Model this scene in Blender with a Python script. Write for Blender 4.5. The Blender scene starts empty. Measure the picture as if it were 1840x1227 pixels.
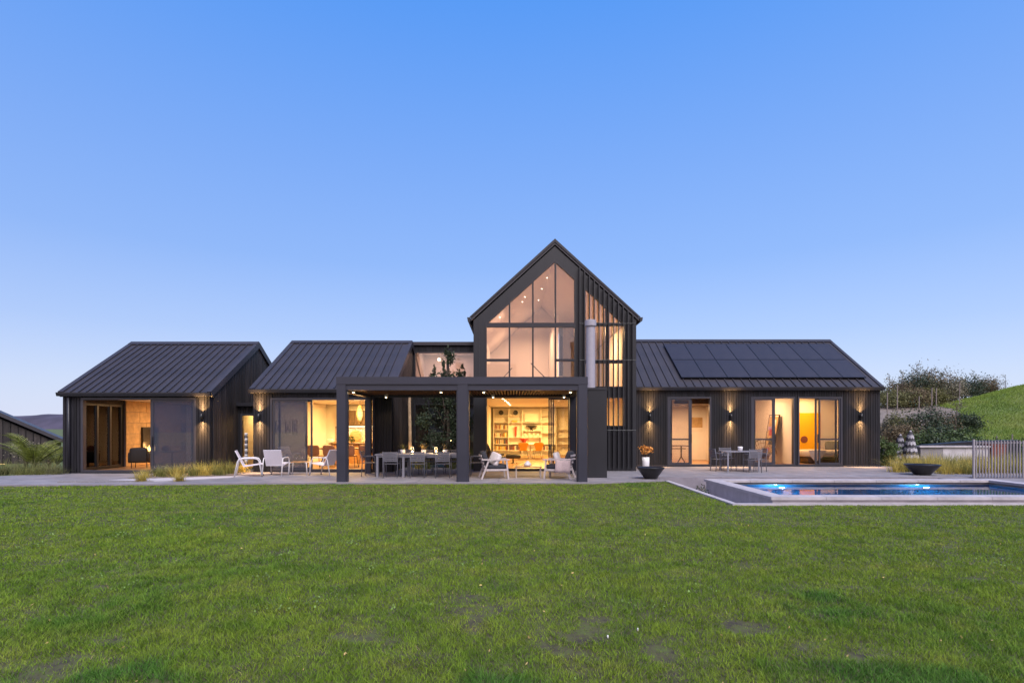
import bpy, math, random
import numpy as np
from mathutils import Vector, Matrix
R = math.radians
random.seed(7); rng = np.random.default_rng(7)
sc = bpy.context.scene
C = sc.collection

# ------------------------------------------------------------------ camera
cam = bpy.data.objects.new('camera', bpy.data.cameras.new('camera'))
C.objects.link(cam); sc.camera = cam
cam.location = (0, 0, 1.6); cam.rotation_euler = (math.pi/2, 0, 0)
cam.data.sensor_width = 36; cam.data.lens = 975/1840*36
cam.data.shift_y = (768-613.5)/1840
cam.data.clip_start = .1; cam.data.clip_end = 6000

# ------------------------------------------------------------------ sky: clear dusk, afterglow in the west (behind the camera)
SKY_EL = 4.0
w = bpy.data.worlds.new('World'); sc.world = w; w.use_nodes = True
wn, wl = w.node_tree.nodes, w.node_tree.links
bg = wn['Background']
sky = wn.new('ShaderNodeTexSky'); sky.sky_type = 'NISHITA'; sky.sun_disc = False
sky.sun_elevation = R(SKY_EL); sky.sun_rotation = R(200)
sky.ozone_density = 3; sky.dust_density = 1.0
tc = wn.new('ShaderNodeTexCoord'); sep = wn.new('ShaderNodeSeparateXYZ')
wl.new(tc.outputs['Generated'], sep.inputs[0])
ramp = wn.new('ShaderNodeValToRGB')
wl.new(sep.outputs['Z'], ramp.inputs[0])
els = ramp.color_ramp.elements
stops = [(0.0, (.75,.81,1.02)), (.07, (.65,.745,1.01)), (.16, (.455,.605,.99)), (.28, (.295,.485,.965)), (.42, (.215,.42,.955)), (.62, (.1,.335,.95)), (1.0, (.05,.19,.62))]
els[0].position, els[0].color = 0, (*stops[0][1], 1)
els[1].position, els[1].color = 1, (*stops[-1][1], 1)
for p, c in stops[1:-1]:
    e = els.new(p); e.color = (*c, 1)
sg = wn.new('ShaderNodeVectorMath'); sg.operation = 'SCALE'; sg.inputs[3].default_value = .05
wl.new(sky.outputs[0], sg.inputs[0])
# broad pink afterglow that fills the western half of the sky
west = wn.new('ShaderNodeMapRange'); west.interpolation_type = 'SMOOTHSTEP'
west.inputs[1].default_value = .05; west.inputs[2].default_value = -1.0
west.inputs[3].default_value = 0; west.inputs[4].default_value = 1
wl.new(sep.outputs['Y'], west.inputs[0])
pink = wn.new('ShaderNodeMix'); pink.data_type = 'RGBA'
pink.inputs[7].default_value = (1.3, 1.05, 1.2, 1)
wl.new(west.outputs[0], pink.inputs[0]); wl.new(ramp.outputs[0], pink.inputs[6])
add = wn.new('ShaderNodeVectorMath'); add.operation = 'ADD'
wl.new(pink.outputs[2], add.inputs[0]); wl.new(sg.outputs[0], add.inputs[1])
wl.new(add.outputs[0], bg.inputs[0]); bg.inputs[1].default_value = .485

sun = bpy.data.lights.new('sun', 'SUN'); sun.energy = 2.0; sun.angle = R(40); sun.color = (1, .95, .93)
so = bpy.data.objects.new('sun', sun); C.objects.link(so)
so.location = (-10, -30, 20)
so.rotation_euler = (R(90-52), 0, R(24))

vs = sc.view_settings
vs.view_transform = 'Standard'; vs.look = 'None'; vs.gamma = 1; vs.exposure = 0.9
vs.use_curve_mapping = False
sc.cycles.use_denoising = True
sc.cycles.max_bounces = 8; sc.cycles.diffuse_bounces = 3; sc.cycles.glossy_bounces = 3
sc.cycles.transmission_bounces = 4; sc.cycles.transparent_max_bounces = 16
sc.cycles.sample_clamp_indirect = 4; sc.cycles.caustics_reflective = False; sc.cycles.caustics_refractive = False

# ------------------------------------------------------------------ materials
MATS = {}
def mat(name, col, rough=.6, metal=0, var=0, vscale=8, bump=0, bscale=40, island=0, spec=.5, emit=0, stretch=None, col2=None, thr=None, coat=0, attr=None, transl=0, objr=0):
    m = bpy.data.materials.new(name); m.use_nodes = True; MATS[name] = m
    n, l = m.node_tree.nodes, m.node_tree.links
    b = n['Principled BSDF']
    b.inputs['Base Color'].default_value = (*col, 1); b.inputs['Roughness'].default_value = rough
    b.inputs['Metallic'].default_value = metal; b.inputs['Specular IOR Level'].default_value = spec
    b.inputs['Coat Weight'].default_value = coat
    if emit:
        b.inputs['Emission Color'].default_value = (*col, 1); b.inputs['Emission Strength'].default_value = emit
    src = None
    t = n.new('ShaderNodeTexCoord'); mp = n.new('ShaderNodeMapping')
    l.new(t.outputs['Object'], mp.inputs[0])
    if stretch: mp.inputs['Scale'].default_value = stretch
    if var or col2:
        nz = n.new('ShaderNodeTexNoise'); nz.inputs['Scale'].default_value = vscale; nz.inputs['Detail'].default_value = 5
        nz.inputs['Roughness'].default_value = .62
        l.new(mp.outputs[0], nz.inputs[0])
        cr = n.new('ShaderNodeValToRGB'); l.new(nz.outputs[0], cr.inputs[0])
        lo = col2 if col2 else tuple(c*(1-var) for c in col)
        hi = col if col2 else tuple(min(1, c*(1+var)) for c in col)
        cr.color_ramp.elements[0].color = (*lo, 1); cr.color_ramp.elements[1].color = (*hi, 1)
        a, z = thr if thr else (.3, .7)
        cr.color_ramp.elements[0].position = a; cr.color_ramp.elements[1].position = z
        src = cr.outputs[0]
        mr = n.new('ShaderNodeMapRange'); l.new(nz.outputs[0], mr.inputs[0])
        mr.inputs[3].default_value = max(0, rough-.1); mr.inputs[4].default_value = min(1, rough+.1)
        l.new(mr.outputs[0], b.inputs['Roughness'])
    if island or attr:
        if attr:
            g = n.new('ShaderNodeAttribute'); g.attribute_name = attr; o = g.outputs['Fac']
        else:
            g = n.new('ShaderNodeNewGeometry'); o = g.outputs['Random Per Island']
        mr2 = n.new('ShaderNodeMapRange'); l.new(o, mr2.inputs[0])
        k = island or .5
        mr2.inputs[3].default_value = 1-k; mr2.inputs[4].default_value = 1+k
        vm = n.new('ShaderNodeVectorMath'); vm.operation = 'SCALE'; l.new(mr2.outputs[0], vm.inputs[3])
        if src: l.new(src, vm.inputs[0])
        else: vm.inputs[0].default_value = col
        src = vm.outputs[0]
    if objr:
        oi = n.new('ShaderNodeObjectInfo'); mr3 = n.new('ShaderNodeMapRange'); l.new(oi.outputs['Random'], mr3.inputs[0])
        mr3.inputs[3].default_value = 1-objr; mr3.inputs[4].default_value = 1+objr
        vm3 = n.new('ShaderNodeVectorMath'); vm3.operation = 'SCALE'; l.new(mr3.outputs[0], vm3.inputs[3]); l.new(src, vm3.inputs[0]); src = vm3.outputs[0]
    if src: l.new(src, b.inputs['Base Color'])
    if bump:
        nb = n.new('ShaderNodeTexNoise'); nb.inputs['Scale'].default_value = bscale; nb.inputs['Detail'].default_value = 4
        l.new(mp.outputs[0], nb.inputs[0])
        bp = n.new('ShaderNodeBump'); bp.inputs['Strength'].default_value = bump; bp.inputs['Distance'].default_value = .02
        l.new(nb.outputs[0], bp.inputs['Height']); l.new(bp.outputs[0], b.inputs['Normal'])
    if transl:
        tr = n.new('ShaderNodeBsdfTranslucent'); mx = n.new('ShaderNodeMixShader'); mx.inputs[0].default_value = transl
        if src: l.new(src, tr.inputs[0])
        else: tr.inputs[0].default_value = (*col, 1)
        l.new(b.outputs[0], mx.inputs[1]); l.new(tr.outputs[0], mx.inputs[2])
        l.new(mx.outputs[0], n['Material Output'].inputs[0])
    return m
def emission(name, col, s):
    m = bpy.data.materials.new(name); m.use_nodes = True; MATS[name] = m
    n, l = m.node_tree.nodes, m.node_tree.links
    e = n.new('ShaderNodeEmission'); e.inputs[0].default_value = (*col, 1); e.inputs[1].default_value = s
    l.new(e.outputs[0], n['Material Output'].inputs[0]); return m
def glass(name, tint, ior=1.5, rough=0.0, extra=0):
    m = bpy.data.materials.new(name); m.use_nodes = True; MATS[name] = m
    n, l = m.node_tree.nodes, m.node_tree.links
    tr = n.new('ShaderNodeBsdfTransparent'); tr.inputs[0].default_value = (*tint, 1)
    gl = n.new('ShaderNodeBsdfGlossy'); gl.inputs['Roughness'].default_value = rough
    fr = n.new('ShaderNodeFresnel'); fr.inputs[0].default_value = ior
    mx = n.new('ShaderNodeMixShader'); f = fr.outputs[0]
    if extra:
        ad = n.new('ShaderNodeMath'); ad.operation = 'ADD'; ad.use_clamp = True; ad.inputs[1].default_value = extra
        l.new(f, ad.inputs[0]); f = ad.outputs[0]
    l.new(f, mx.inputs[0]); l.new(tr.outputs[0], mx.inputs[1]); l.new(gl.outputs[0], mx.inputs[2])
    l.new(mx.outputs[0], n['Material Output'].inputs[0]); return m

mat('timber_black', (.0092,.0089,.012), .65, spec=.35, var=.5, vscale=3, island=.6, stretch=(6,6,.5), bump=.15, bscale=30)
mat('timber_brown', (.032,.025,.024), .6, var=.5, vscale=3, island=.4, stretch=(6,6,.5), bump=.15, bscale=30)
mat('roof_metal', (.041,.037,.045), .52, var=.2, vscale=.8, bump=.03, bscale=3, spec=.42, objr=.09)
mat('panel_metal', (.0105,.011,.0155), .5, var=.12, vscale=1.5)
mat('frame_metal', (.018,.018,.024), .4, var=.1, vscale=3)
mat('pergola_metal', (.026,.027,.043), .45, var=.08, vscale=2)
mat('door_metal', (.036,.035,.046), .4, var=.08, vscale=3)
mat('slat_wood', (.10,.045,.02), .5, var=.35, vscale=4, island=.3)
mat('concrete', (.225,.21,.225), .75, objr=.06, var=.26, vscale=1.6, bump=.12, bscale=25)
mat('concrete_pale', (.5,.47,.5), .75, var=.14, vscale=2.2, bump=.1, bscale=25)
mat('concrete_dark', (.22,.2,.225), .8, var=.2, vscale=2.4, bump=.1, bscale=25)
mat('coping', (.42,.39,.41), .7, var=.18, vscale=3, bump=.12, bscale=30)
mat('plaster', (.78,.72,.64), .9, var=.04, vscale=2)
mat('plaster_white', (.82,.78,.74), .9, var=.03, vscale=2)
mat('plaster_yellow', (.86,.44,.01), .8, var=.05, vscale=2)
mat('floor_wood', (.36,.2,.1), .35, var=.25, vscale=5, stretch=(.6,5,1))
mat('block', (.52,.34,.17), .85, var=.22, vscale=5, island=.18, bump=.3, bscale=60)
mat('dark_cabinet', (.09,.055,.035), .4, var=.3, vscale=4, stretch=(1,1,6))
mat('dark_steel', (.02,.02,.022), .35)
mat('stone_splash', (.42,.33,.26), .6, var=.6, vscale=14, bump=.3, bscale=30)
mat('timber_warm', (.42,.22,.09), .45, var=.3, vscale=5, stretch=(1,6,6))
mat('white_paint', (.78,.77,.76), .5, var=.05)
mat('shelf_white', (.82,.76,.66), .6, var=.03)
mat('sling_white', (.72,.68,.74), .7, var=.06, vscale=30, bump=.1, bscale=300)
mat('metal_white', (.7,.68,.7), .35)
mat('fence_metal', (.3,.28,.3), .45, var=.08)
mat('metal_grey', (.13,.13,.155), .4, var=.08)
mat('table_white', (.24,.24,.28), .35, var=.06)
mat('timber_grey', (.48,.42,.42), .65, var=.2, vscale=6, stretch=(5,5,1))
mat('cushion_dark', (.04,.042,.055), .9, var=.2, vscale=12, bump=.2, bscale=60)
mat('cushion_brown', (.17,.1,.06), .9, var=.2, vscale=12, bump=.2, bscale=60)
mat('fabric_white', (.74,.68,.68), .9, var=.08, vscale=10, bump=.3, bscale=14)
mat('throw_pink', (.56,.44,.44), .95, var=.15, vscale=30, bump=.4, bscale=60)
mat('leather_tan', (.32,.17,.1), .5, var=.15, vscale=6)
mat('leather_black', (.02,.018,.017), .4, var=.2)
mat('plastic_orange', (.75,.33,.03), .4)
mat('red_lacquer', (.5,.05,.025), .3)
mat('ceramic_white', (.8,.79,.8), .3, var=.03)
mat('black_ceramic', (.016,.015,.018), .35, var=.2)
mat('flower_orange', (.62,.27,.06), .8, var=.3, attr='tint')
mat('steel_flue', (.34,.325,.375), .6, metal=0, var=.06)
mat('cell_black', (.032,.031,.044), .48, var=.15, vscale=1.5, spec=.32, objr=.06)
mat('rattan', (.2,.12,.06), .6, var=.3, vscale=20)
mat('linen', (.78,.7,.6), .9, var=.05, bump=.25, bscale=8)
mat('pillow_green', (.16,.15,.09), .9)
mat('paper', (.75,.68,.58), .8)
mat('print_brown', (.3,.17,.07), .8, col2=(.6,.42,.2), vscale=3)
mat('print_red', (.4,.06,.06), .8)
mat('print_violet', (.34,.24,.42), .8)
mat('autumn_art', (.62,.33,.08), .7, col2=(.03,.02,.015), vscale=9, thr=(.42,.58))
mat('bark_pale', (.42,.3,.19), .85, var=.3, vscale=6, bump=.4, bscale=20)
mat('bark', (.1,.075,.06), .9, var=.3, vscale=8)
mat('leaf_dark', (.04,.062,.03), .6, attr='tint', transl=.15)
mat('leaf_olive', (.14,.14,.05), .65, attr='tint', transl=.2)
mat('leaf_green', (.08,.125,.035), .6, attr='tint', transl=.2)
mat('leaf_brown', (.15,.115,.065), .8, attr='tint', transl=.15)
mat('leaf_clover', (.16,.26,.06), .6, attr='tint', transl=.2)
mat('leaf_palm', (.25,.28,.05), .6, attr='tint', transl=.25)
mat('leaf_grey', (.2,.185,.13), .8, attr='tint', transl=.15)
mat('tussock', (.5,.4,.09), .7, attr='tint', transl=.3)
mat('tussock_green', (.2,.21,.055), .7, attr='tint', transl=.3)
mat('gravel', (.22,.2,.2), .9, var=.45, vscale=30, bump=.5, bscale=40)
mat('mulch', (.2,.165,.14), .95, var=.4, vscale=6, bump=.5, bscale=14)
mat('post_wood', (.24,.2,.185), .9, var=.3, vscale=8)
mat('west_hill', (.07,.08,.1), 1, var=.4, vscale=.05)  # blue of distance haze put into the ridge colour
mat('far_hill', (.06,.052,.08), 1, var=.4, vscale=.03)
mat('field', (.085,.11,.03), .95, var=.35, vscale=.25)
mat('pool_shell', (.02,.2,.45), .5, var=.1, vscale=1.2)
mat('parasol_dark', (.06,.06,.075), .9, bump=.1, bscale=20)
mat('parasol_pale', (.42,.41,.46), .9, bump=.1, bscale=20)
mat('book_a', (.5,.42,.32), .8, var=.1); mat('book_b', (.2,.06,.04), .8); mat('book_c', (.08,.08,.1), .8); mat('book_d', (.65,.6,.5), .8); mat('book_e', (.55,.4,.1), .8)
mat('straw', (.45,.32,.12), .8, attr='tint')
mat('paper_white', (.8,.8,.8), .8)
emission('glow_warm', (1, .74, .4), 9)
emission('glow_spot', (1, .8, .55), 3.5)
emission('glow_candle', (1, .7, .3), 14)
emission('glow_soft', (1, .66, .26), 1.6)
emission('glow_fire', (1, .5, .14), 3.0)
emission('glow_pool', (.8, .9, 1), 12)
emission('glow_strip', (1, .8, .5), 4)
glass('pane_clear', (.97,.97,.97), 1.5)
glass('pane_tower', (.95,.92,.92), 1.5, extra=.045)
m = glass('pane_slate', (.45,.5,.65), 1.5, extra=.04)   # door glass, slate-blue reflection put into its diffuse colour
n, l = m.node_tree.nodes, m.node_tree.links
df = n.new('ShaderNodeBsdfDiffuse'); df.inputs[0].default_value = (.08,.09,.14,1)
ms = n.new('ShaderNodeMixShader'); ms.inputs[0].default_value = .4
tr = [q for q in n if q.type == 'BSDF_TRANSPARENT'][0]; mx = [q for q in n if q.type == 'MIX_SHADER' and q != ms][0]
l.new(tr.outputs[0], ms.inputs[1]); l.new(df.outputs[0], ms.inputs[2]); l.new(ms.outputs[0], mx.inputs[1])
glass('glass_thin', (.95,.95,.95), 1.3)
# pool water
m = glass('water', (.55,.85,1), 1.33)
n, l = m.node_tree.nodes, m.node_tree.links
t = n.new('ShaderNodeTexCoord'); mp = n.new('ShaderNodeMapping'); mp.inputs['Scale'].default_value = (1,.35,1)
nz = n.new('ShaderNodeTexNoise'); nz.inputs['Scale'].default_value = 3.2; nz.inputs['Detail'].default_value = 2
bp = n.new('ShaderNodeBump'); bp.inputs['Strength'].default_value = .05; bp.inputs['Distance'].default_value = .05
l.new(t.outputs['Object'], mp.inputs[0]); l.new(mp.outputs[0], nz.inputs[0]); l.new(nz.outputs[0], bp.inputs['Height'])
rf_ = n.new('ShaderNodeBsdfRefraction'); rf_.inputs['IOR'].default_value = 1.33; rf_.inputs['Roughness'].default_value = 0; rf_.inputs[0].default_value = (.6,.87,1,1)
l.new(rf_.outputs[0], [q for q in n if q.type == 'MIX_SHADER'][0].inputs[1])
for nd in n:
    if nd.type in ('BSDF_GLOSSY', 'FRESNEL', 'BSDF_REFRACTION'): l.new(bp.outputs[0], nd.inputs['Normal'])
# lawn soil and grass blades
def lawn_material(name, stops, scale, tint):
    m = bpy.data.materials.new(name); m.use_nodes = True; MATS[name] = m
    n, l = m.node_tree.nodes, m.node_tree.links
    b = n['Principled BSDF']; b.inputs['Roughness'].default_value = .75; b.inputs['Specular IOR Level'].default_value = .25
    g = n.new('ShaderNodeNewGeometry')
    nz = n.new('ShaderNodeTexNoise'); nz.inputs['Scale'].default_value = scale; nz.inputs['Detail'].default_value = 7; nz.inputs['Roughness'].default_value = .65
    l.new(g.outputs['Position'], nz.inputs[0])
    cr = n.new('ShaderNodeValToRGB'); l.new(nz.outputs[0], cr.inputs[0])
    e = cr.color_ramp.elements
    e[0].position, e[0].color = stops[0][0], (*stops[0][1], 1)
    e[1].position, e[1].color = stops[-1][0], (*stops[-1][1], 1)
    for p, c in stops[1:-1]:
        k = e.new(p); k.color = (*c, 1)
    src = cr.outputs[0]
    if tint:
        a = n.new('ShaderNodeAttribute'); a.attribute_name = 'tint'
        dry = n.new('ShaderNodeMapRange'); l.new(a.outputs['Fac'], dry.inputs[0])
        dry.inputs[1].default_value = .93; dry.inputs[2].default_value = 1.0
        mx = n.new('ShaderNodeMix'); mx.data_type = 'RGBA'; l.new(dry.outputs[0], mx.inputs[0]); l.new(src, mx.inputs[6]); mx.inputs[7].default_value = (.3,.25,.11,1)
        lu = n.new('ShaderNodeAttribute'); lu.attribute_name = 'lush'
        m2 = n.new('ShaderNodeMix'); m2.data_type = 'RGBA'; l.new(lu.outputs['Fac'], m2.inputs[0]); l.new(mx.outputs[2], m2.inputs[6]); m2.inputs[7].default_value = (.075,.2,.03,1); mx = m2
        mr = n.new('ShaderNodeMapRange'); l.new(a.outputs['Fac'], mr.inputs[0]); mr.inputs[3].default_value = .62; mr.inputs[4].default_value = 1.35
        vm = n.new('ShaderNodeVectorMath'); vm.operation = 'SCALE'; l.new(mx.outputs[2], vm.inputs[0]); l.new(mr.outputs[0], vm.inputs[3])
        src = vm.outputs[0]
        tr = n.new('ShaderNodeBsdfTranslucent'); ms = n.new('ShaderNodeMixShader'); ms.inputs[0].default_value = .3
        l.new(src, tr.inputs[0]); l.new(b.outputs[0], ms.inputs[1]); l.new(tr.outputs[0], ms.inputs[2]); l.new(ms.outputs[0], n['Material Output'].inputs[0])
    l.new(src, b.inputs['Base Color']); return m
lawn_material('soil', [(.35,(.05,.04,.03)), (.5,(.085,.08,.035)), (.65,(.09,.11,.03))], 9, False)
lawn_material('grass_blade', [(.26,(.1,.2,.02)), (.42,(.165,.27,.023)), (.58,(.22,.31,.03)), (.76,(.33,.34,.07))], 1.5, True)
lawn_material('hill_blade', [(.3,(.11,.19,.03)), (.5,(.17,.25,.04)), (.72,(.24,.28,.07))], .3, True)
lawn_material('hill_grass', [(.3,(.075,.1,.025)), (.5,(.12,.16,.035)), (.72,(.19,.2,.06))], .8, False)

# ------------------------------------------------------------------ helpers
FOC = 975.0
def PX(px, Y): return (px-920)*Y/FOC
def PZ(py, Y): return 1.6-(py-768)*Y/FOC
ORG = {}
class MB:
    def __init__(s): s.v = []; s.f = []
    def add(s, v, f):
        o = len(s.v); s.v += [tuple(p) for p in v]; s.f += [tuple(i+o for i in q) for q in f]; return s
    def box(s, x0, x1, y0, y1, z0, z1):
        return s.add([(x0,y0,z0),(x1,y0,z0),(x1,y1,z0),(x0,y1,z0),(x0,y0,z1),(x1,y0,z1),(x1,y1,z1),(x0,y1,z1)],
                     [(0,3,2,1),(4,5,6,7),(0,1,5,4),(1,2,6,5),(2,3,7,6),(3,0,4,7)])
    def prism(s, pts, axis, lo, hi):
        n = len(pts)
        def mk(p, t): return {'y': (p[0], t, p[1]), 'x': (t, p[0], p[1]), 'z': (p[0], p[1], t)}[axis]
        v = [mk(p, lo) for p in pts]+[mk(p, hi) for p in pts]
        f = [tuple(range(n)), tuple(range(2*n-1, n-1, -1))]+[(i, i+n, (i+1) % n+n, (i+1) % n) for i in range(n)]
        return s.add(v, f)
    def bar(s, p, q, wx, wy=None, ref=(0,0,1)):
        wy = wy or wx; p = Vector(p); q = Vector(q); d = (q-p).normalized(); r = Vector(ref)
        if abs(d.dot(r)) > .98: r = Vector((0,1,0))
        a = d.cross(r).normalized()*wx/2; b = d.cross(a).normalized()*wy/2
        v = [p-a-b, p+a-b, p+a+b, p-a+b, q-a-b, q+a-b, q+a+b, q-a+b]
        return s.add(v, [(0,3,2,1),(4,5,6,7),(0,1,5,4),(1,2,6,5),(2,3,7,6),(3,0,4,7)])
    def tube(s, pts, r, n=8, close=True):
        pts = [Vector(p) for p in pts]; rs = r if isinstance(r, (list, tuple)) else [r]*len(pts)
        v = []; f = []; a = None
        for i, p in enumerate(pts):
            d = (pts[min(i+1, len(pts)-1)]-pts[max(i-1, 0)]).normalized()
            if a is None:
                a = d.cross(Vector((0,0,1)) if abs(d.z) < .9 else Vector((0,1,0))).normalized()
            else: a = (a-d*a.dot(d)).normalized()
            b = d.cross(a)
            v += [p+(a*math.cos(t)+b*math.sin(t))*rs[i] for t in [2*math.pi*k/n for k in range(n)]]
        for i in range(len(pts)-1):
            f += [(i*n+k, i*n+(k+1) % n, (i+1)*n+(k+1) % n, (i+1)*n+k) for k in range(n)]
        if close: f += [tuple(range(n-1, -1, -1)), tuple((len(pts)-1)*n+k for k in range(n))]
        return s.add(v, f)
    def lathe(s, prof, n=24, c=(0,0)):
        v = [(c[0]+r*math.cos(2*math.pi*k/n), c[1]+r*math.sin(2*math.pi*k/n), z) for r, z in prof for k in range(n)]
        f = [(i*n+k, i*n+(k+1) % n, (i+1)*n+(k+1) % n, (i+1)*n+k) for i in range(len(prof)-1) for k in range(n)]
        if prof[0][0] > 1e-4: f.append(tuple(range(n-1, -1, -1)))
        if prof[-1][0] > 1e-4: f.append(tuple((len(prof)-1)*n+k for k in range(n)))
        return s.add(v, f)
    def pillow(s, x0, x1, y0, y1, z0, z1, r=.05, n=6):
        # soft rounded box (superellipsoid)
        cx, cy, cz = (x0+x1)/2, (y0+y1)/2, (z0+z1)/2; hx, hy, hz = (x1-x0)/2, (y1-y0)/2, (z1-z0)/2
        N = 14; M = 8; e = .35; v = []; f = []
        def pw(t): return math.copysign(abs(t)**e, t)
        for i in range(M+1):
            u = -math.pi/2+math.pi*i/M
            for k in range(N):
                a = 2*math.pi*k/N
                v.append((cx+hx*pw(math.cos(u))*pw(math.cos(a)), cy+hy*pw(math.cos(u))*pw(math.sin(a)), cz+hz*pw(math.sin(u))))
        for i in range(M):
            for k in range(N): f.append((i*N+k, i*N+(k+1) % N, (i+1)*N+(k+1) % N, (i+1)*N+k))
        return s.add(v, f)
    def xf(s, M):
        s.v = [tuple(M @ Vector(p)) for p in s.v]; return s
    def build(s, name, m, parent=None, smooth=False, kind=None):
        xs = list(zip(*s.v)); org = Vector(((min(xs[0])+max(xs[0]))/2, (min(xs[1])+max(xs[1]))/2, min(xs[2])))
        me = bpy.data.meshes.new(name); me.from_pydata([tuple(Vector(p)-org) for p in s.v], [], s.f); me.update()
        me.materials.append(MATS[m])
        if smooth: me.polygons.foreach_set('use_smooth', [True]*len(me.polygons))
        o = bpy.data.objects.new(name, me); C.objects.link(o)
        return place(o, org, parent, kind)
def place(o, org, parent=None, kind=None):
    ORG[o.name] = Vector(org)
    if parent: o.parent = parent; o.location = Vector(org)-ORG[parent.name]
    else: o.location = org
    if kind: o['kind'] = kind
    return o
def empty(name, loc):
    o = bpy.data.objects.new(name, None); C.objects.link(o); o.location = loc; o.empty_display_size = .3
    ORG[o.name] = Vector(loc); return o
def tag(o, label, cat, group=None):
    o['label'] = label; o['category'] = cat
    if group: o['group'] = group
    return o
def struct(o, label=None):
    o['kind'] = 'structure'
    if label: o['label'] = label
    return o
def same(o, name, loc, parent):
    c = bpy.data.objects.new(name, o.data); C.objects.link(c); return place(c, loc, parent)
def copy_tree(o, parent=None):
    c = o.copy(); C.objects.link(c); c.parent = parent
    if parent: c.matrix_parent_inverse = o.matrix_parent_inverse.copy()
    for ch in list(o.children): copy_tree(ch, c)
    return c
def light(name, kind, loc, power, col, parent=None, size=.3, rot=(0,0,0), cone=None, blend=.5):
    d = bpy.data.lights.new(name, kind); d.energy = power; d.color = col
    if kind == 'AREA': d.shape = 'RECTANGLE'; d.size = size if not isinstance(size, tuple) else size[0]; d.size_y = size if not isinstance(size, tuple) else size[1]
    elif kind in ('POINT', 'SPOT'): d.shadow_soft_size = size
    if cone: d.spot_size = R(cone); d.spot_blend = blend
    o = bpy.data.objects.new(name, d); C.objects.link(o); o.rotation_euler = rot
    return place(o, loc, parent)
def mesh_np(name, V, Fq, m, parent=None, tint=None, kind=None, smooth=False):
    # V (n,3), Fq (k,3 or 4); tint per vertex
    V = np.asarray(V, dtype=np.float64)
    org = Vector(((V[:,0].min()+V[:,0].max())/2, (V[:,1].min()+V[:,1].max())/2, V[:,2].min()))
    V = V-np.array(org); k, c = Fq.shape
    me = bpy.data.meshes.new(name); me.vertices.add(len(V)); me.vertices.foreach_set('co', V.ravel())
    me.loops.add(k*c); me.loops.foreach_set('vertex_index', Fq.ravel().astype(np.int32))
    me.polygons.add(k); me.polygons.foreach_set('loop_start', np.arange(0, k*c, c, dtype=np.int32))
    if tint is not None:
        a = me.attributes.new('tint', 'FLOAT', 'POINT'); a.data.foreach_set('value', np.asarray(tint, dtype=np.float32))
    me.update(calc_edges=True); me.materials.append(MATS[m])
    if smooth: me.polygons.foreach_set('use_smooth', np.ones(k, dtype=bool))
    o = bpy.data.objects.new(name, me); C.objects.link(o)
    return place(o, org, parent, kind)
def leaves(P, size, aspect=.45, up=0.0):
    # leaf quads (rhombus) at points P
    n = len(P); d = rng.normal(size=(n,3)); d[:,2] += up; d /= np.linalg.norm(d, axis=1)[:,None]
    e = np.cross(d, rng.normal(size=(n,3))); e /= np.linalg.norm(e, axis=1)[:,None]
    s = size*rng.uniform(.6, 1.4, n)[:,None]
    V = np.stack([P-d*s, P+e*s*aspect, P+d*s, P-e*s*aspect], 1).reshape(-1,3)
    return V, np.arange(4*n).reshape(-1,4)
def crown_points(c, r, n, clumps=28, spread=.3, shell=.55, floor=None):
    c = np.array(c); r = np.array(r)
    q = rng.normal(size=(clumps,3)); q /= np.linalg.norm(q, axis=1)[:,None]
    q *= (shell+(1-shell)*rng.random((clumps,1)))
    q *= rng.uniform(.75, 1.18, (clumps,1))
    idx = rng.integers(0, clumps, n); cs = rng.uniform(.6, 1.3, clumps)
    P = c+(q[idx]+rng.normal(size=(n,3))*spread*.5*cs[idx][:,None])*r
    if floor is not None: P = P[P[:,2] > floor]
    return P
def shrub(name, base, h, rx, ry, mt, label, n=1800, leaf=.05, cat='shrub', group=None, stems=5, gap=.1, clumps=26, spread=.35, up=.3):
    base = Vector(base); t = empty(name, base); tag(t, label, cat, group)
    P = crown_points((base.x, base.y, base.z+h*(.5+gap/2)), (rx, ry, h*(.5-gap/2)), n, clumps, spread, floor=base.z+.02)
    V, Fq = leaves(P, leaf, up=up); o = mesh_np('foliage', V, Fq, mt, t, tint=np.repeat(rng.random(len(P)), 4))
    mb = MB()
    for k in range(stems):
        a = rng.uniform(0, 6.28); e = rng.uniform(.2, .75)
        p1 = base+Vector((math.cos(a)*rx*e*.4, math.sin(a)*ry*e*.4, h*.4)); p2 = base+Vector((math.cos(a)*rx*e, math.sin(a)*ry*e, h*rng.uniform(.7, .95)))
        mb.tube([base+Vector((0,0,-.05)), p1, p2], [.02+h*.012, .014+h*.006, .006], 5)
    mb.build('stem', 'bark', t, True); return t
def blades(base, n, h, spread, wid=.012, lean=.6, seg=4, droop=.5, hv=.35):
    # arching grass blades from one clump; returns verts, faces, tint
    a = rng.uniform(0, 2*np.pi, n); L = h*rng.uniform(1-hv, 1+hv*.5, n); ln = lean*rng.uniform(.15, 1, n)
    b0 = np.stack([rng.normal(0, spread*.3, n), rng.normal(0, spread*.3, n), np.zeros(n)], 1)+np.array(base)
    dirx, diry = np.cos(a), np.sin(a); V = []; tt = rng.random(n)
    for i in range(seg+1):
        t = i/seg; r = L*(ln*t+droop*ln*t**3); z = L*(t*(1-.35*ln)-droop*.55*ln*t**3)
        wv = wid*(1-t*.92)*.5
        c = b0+np.stack([dirx*r, diry*r, z], 1); sx = np.stack([-diry*wv, dirx*wv, np.zeros(n)], 1)
        V += [c-sx, c+sx]
    V = np.stack(V, 1); S = 2*(seg+1)
    f = np.array([[2*i, 2*i+1, 2*i+3, 2*i+2] for i in range(seg)])
    Fq = (np.arange(n)[:,None,None]*S+f[None]).reshape(-1,4)
    return V.reshape(-1,3), Fq, np.repeat(tt, S)
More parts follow.
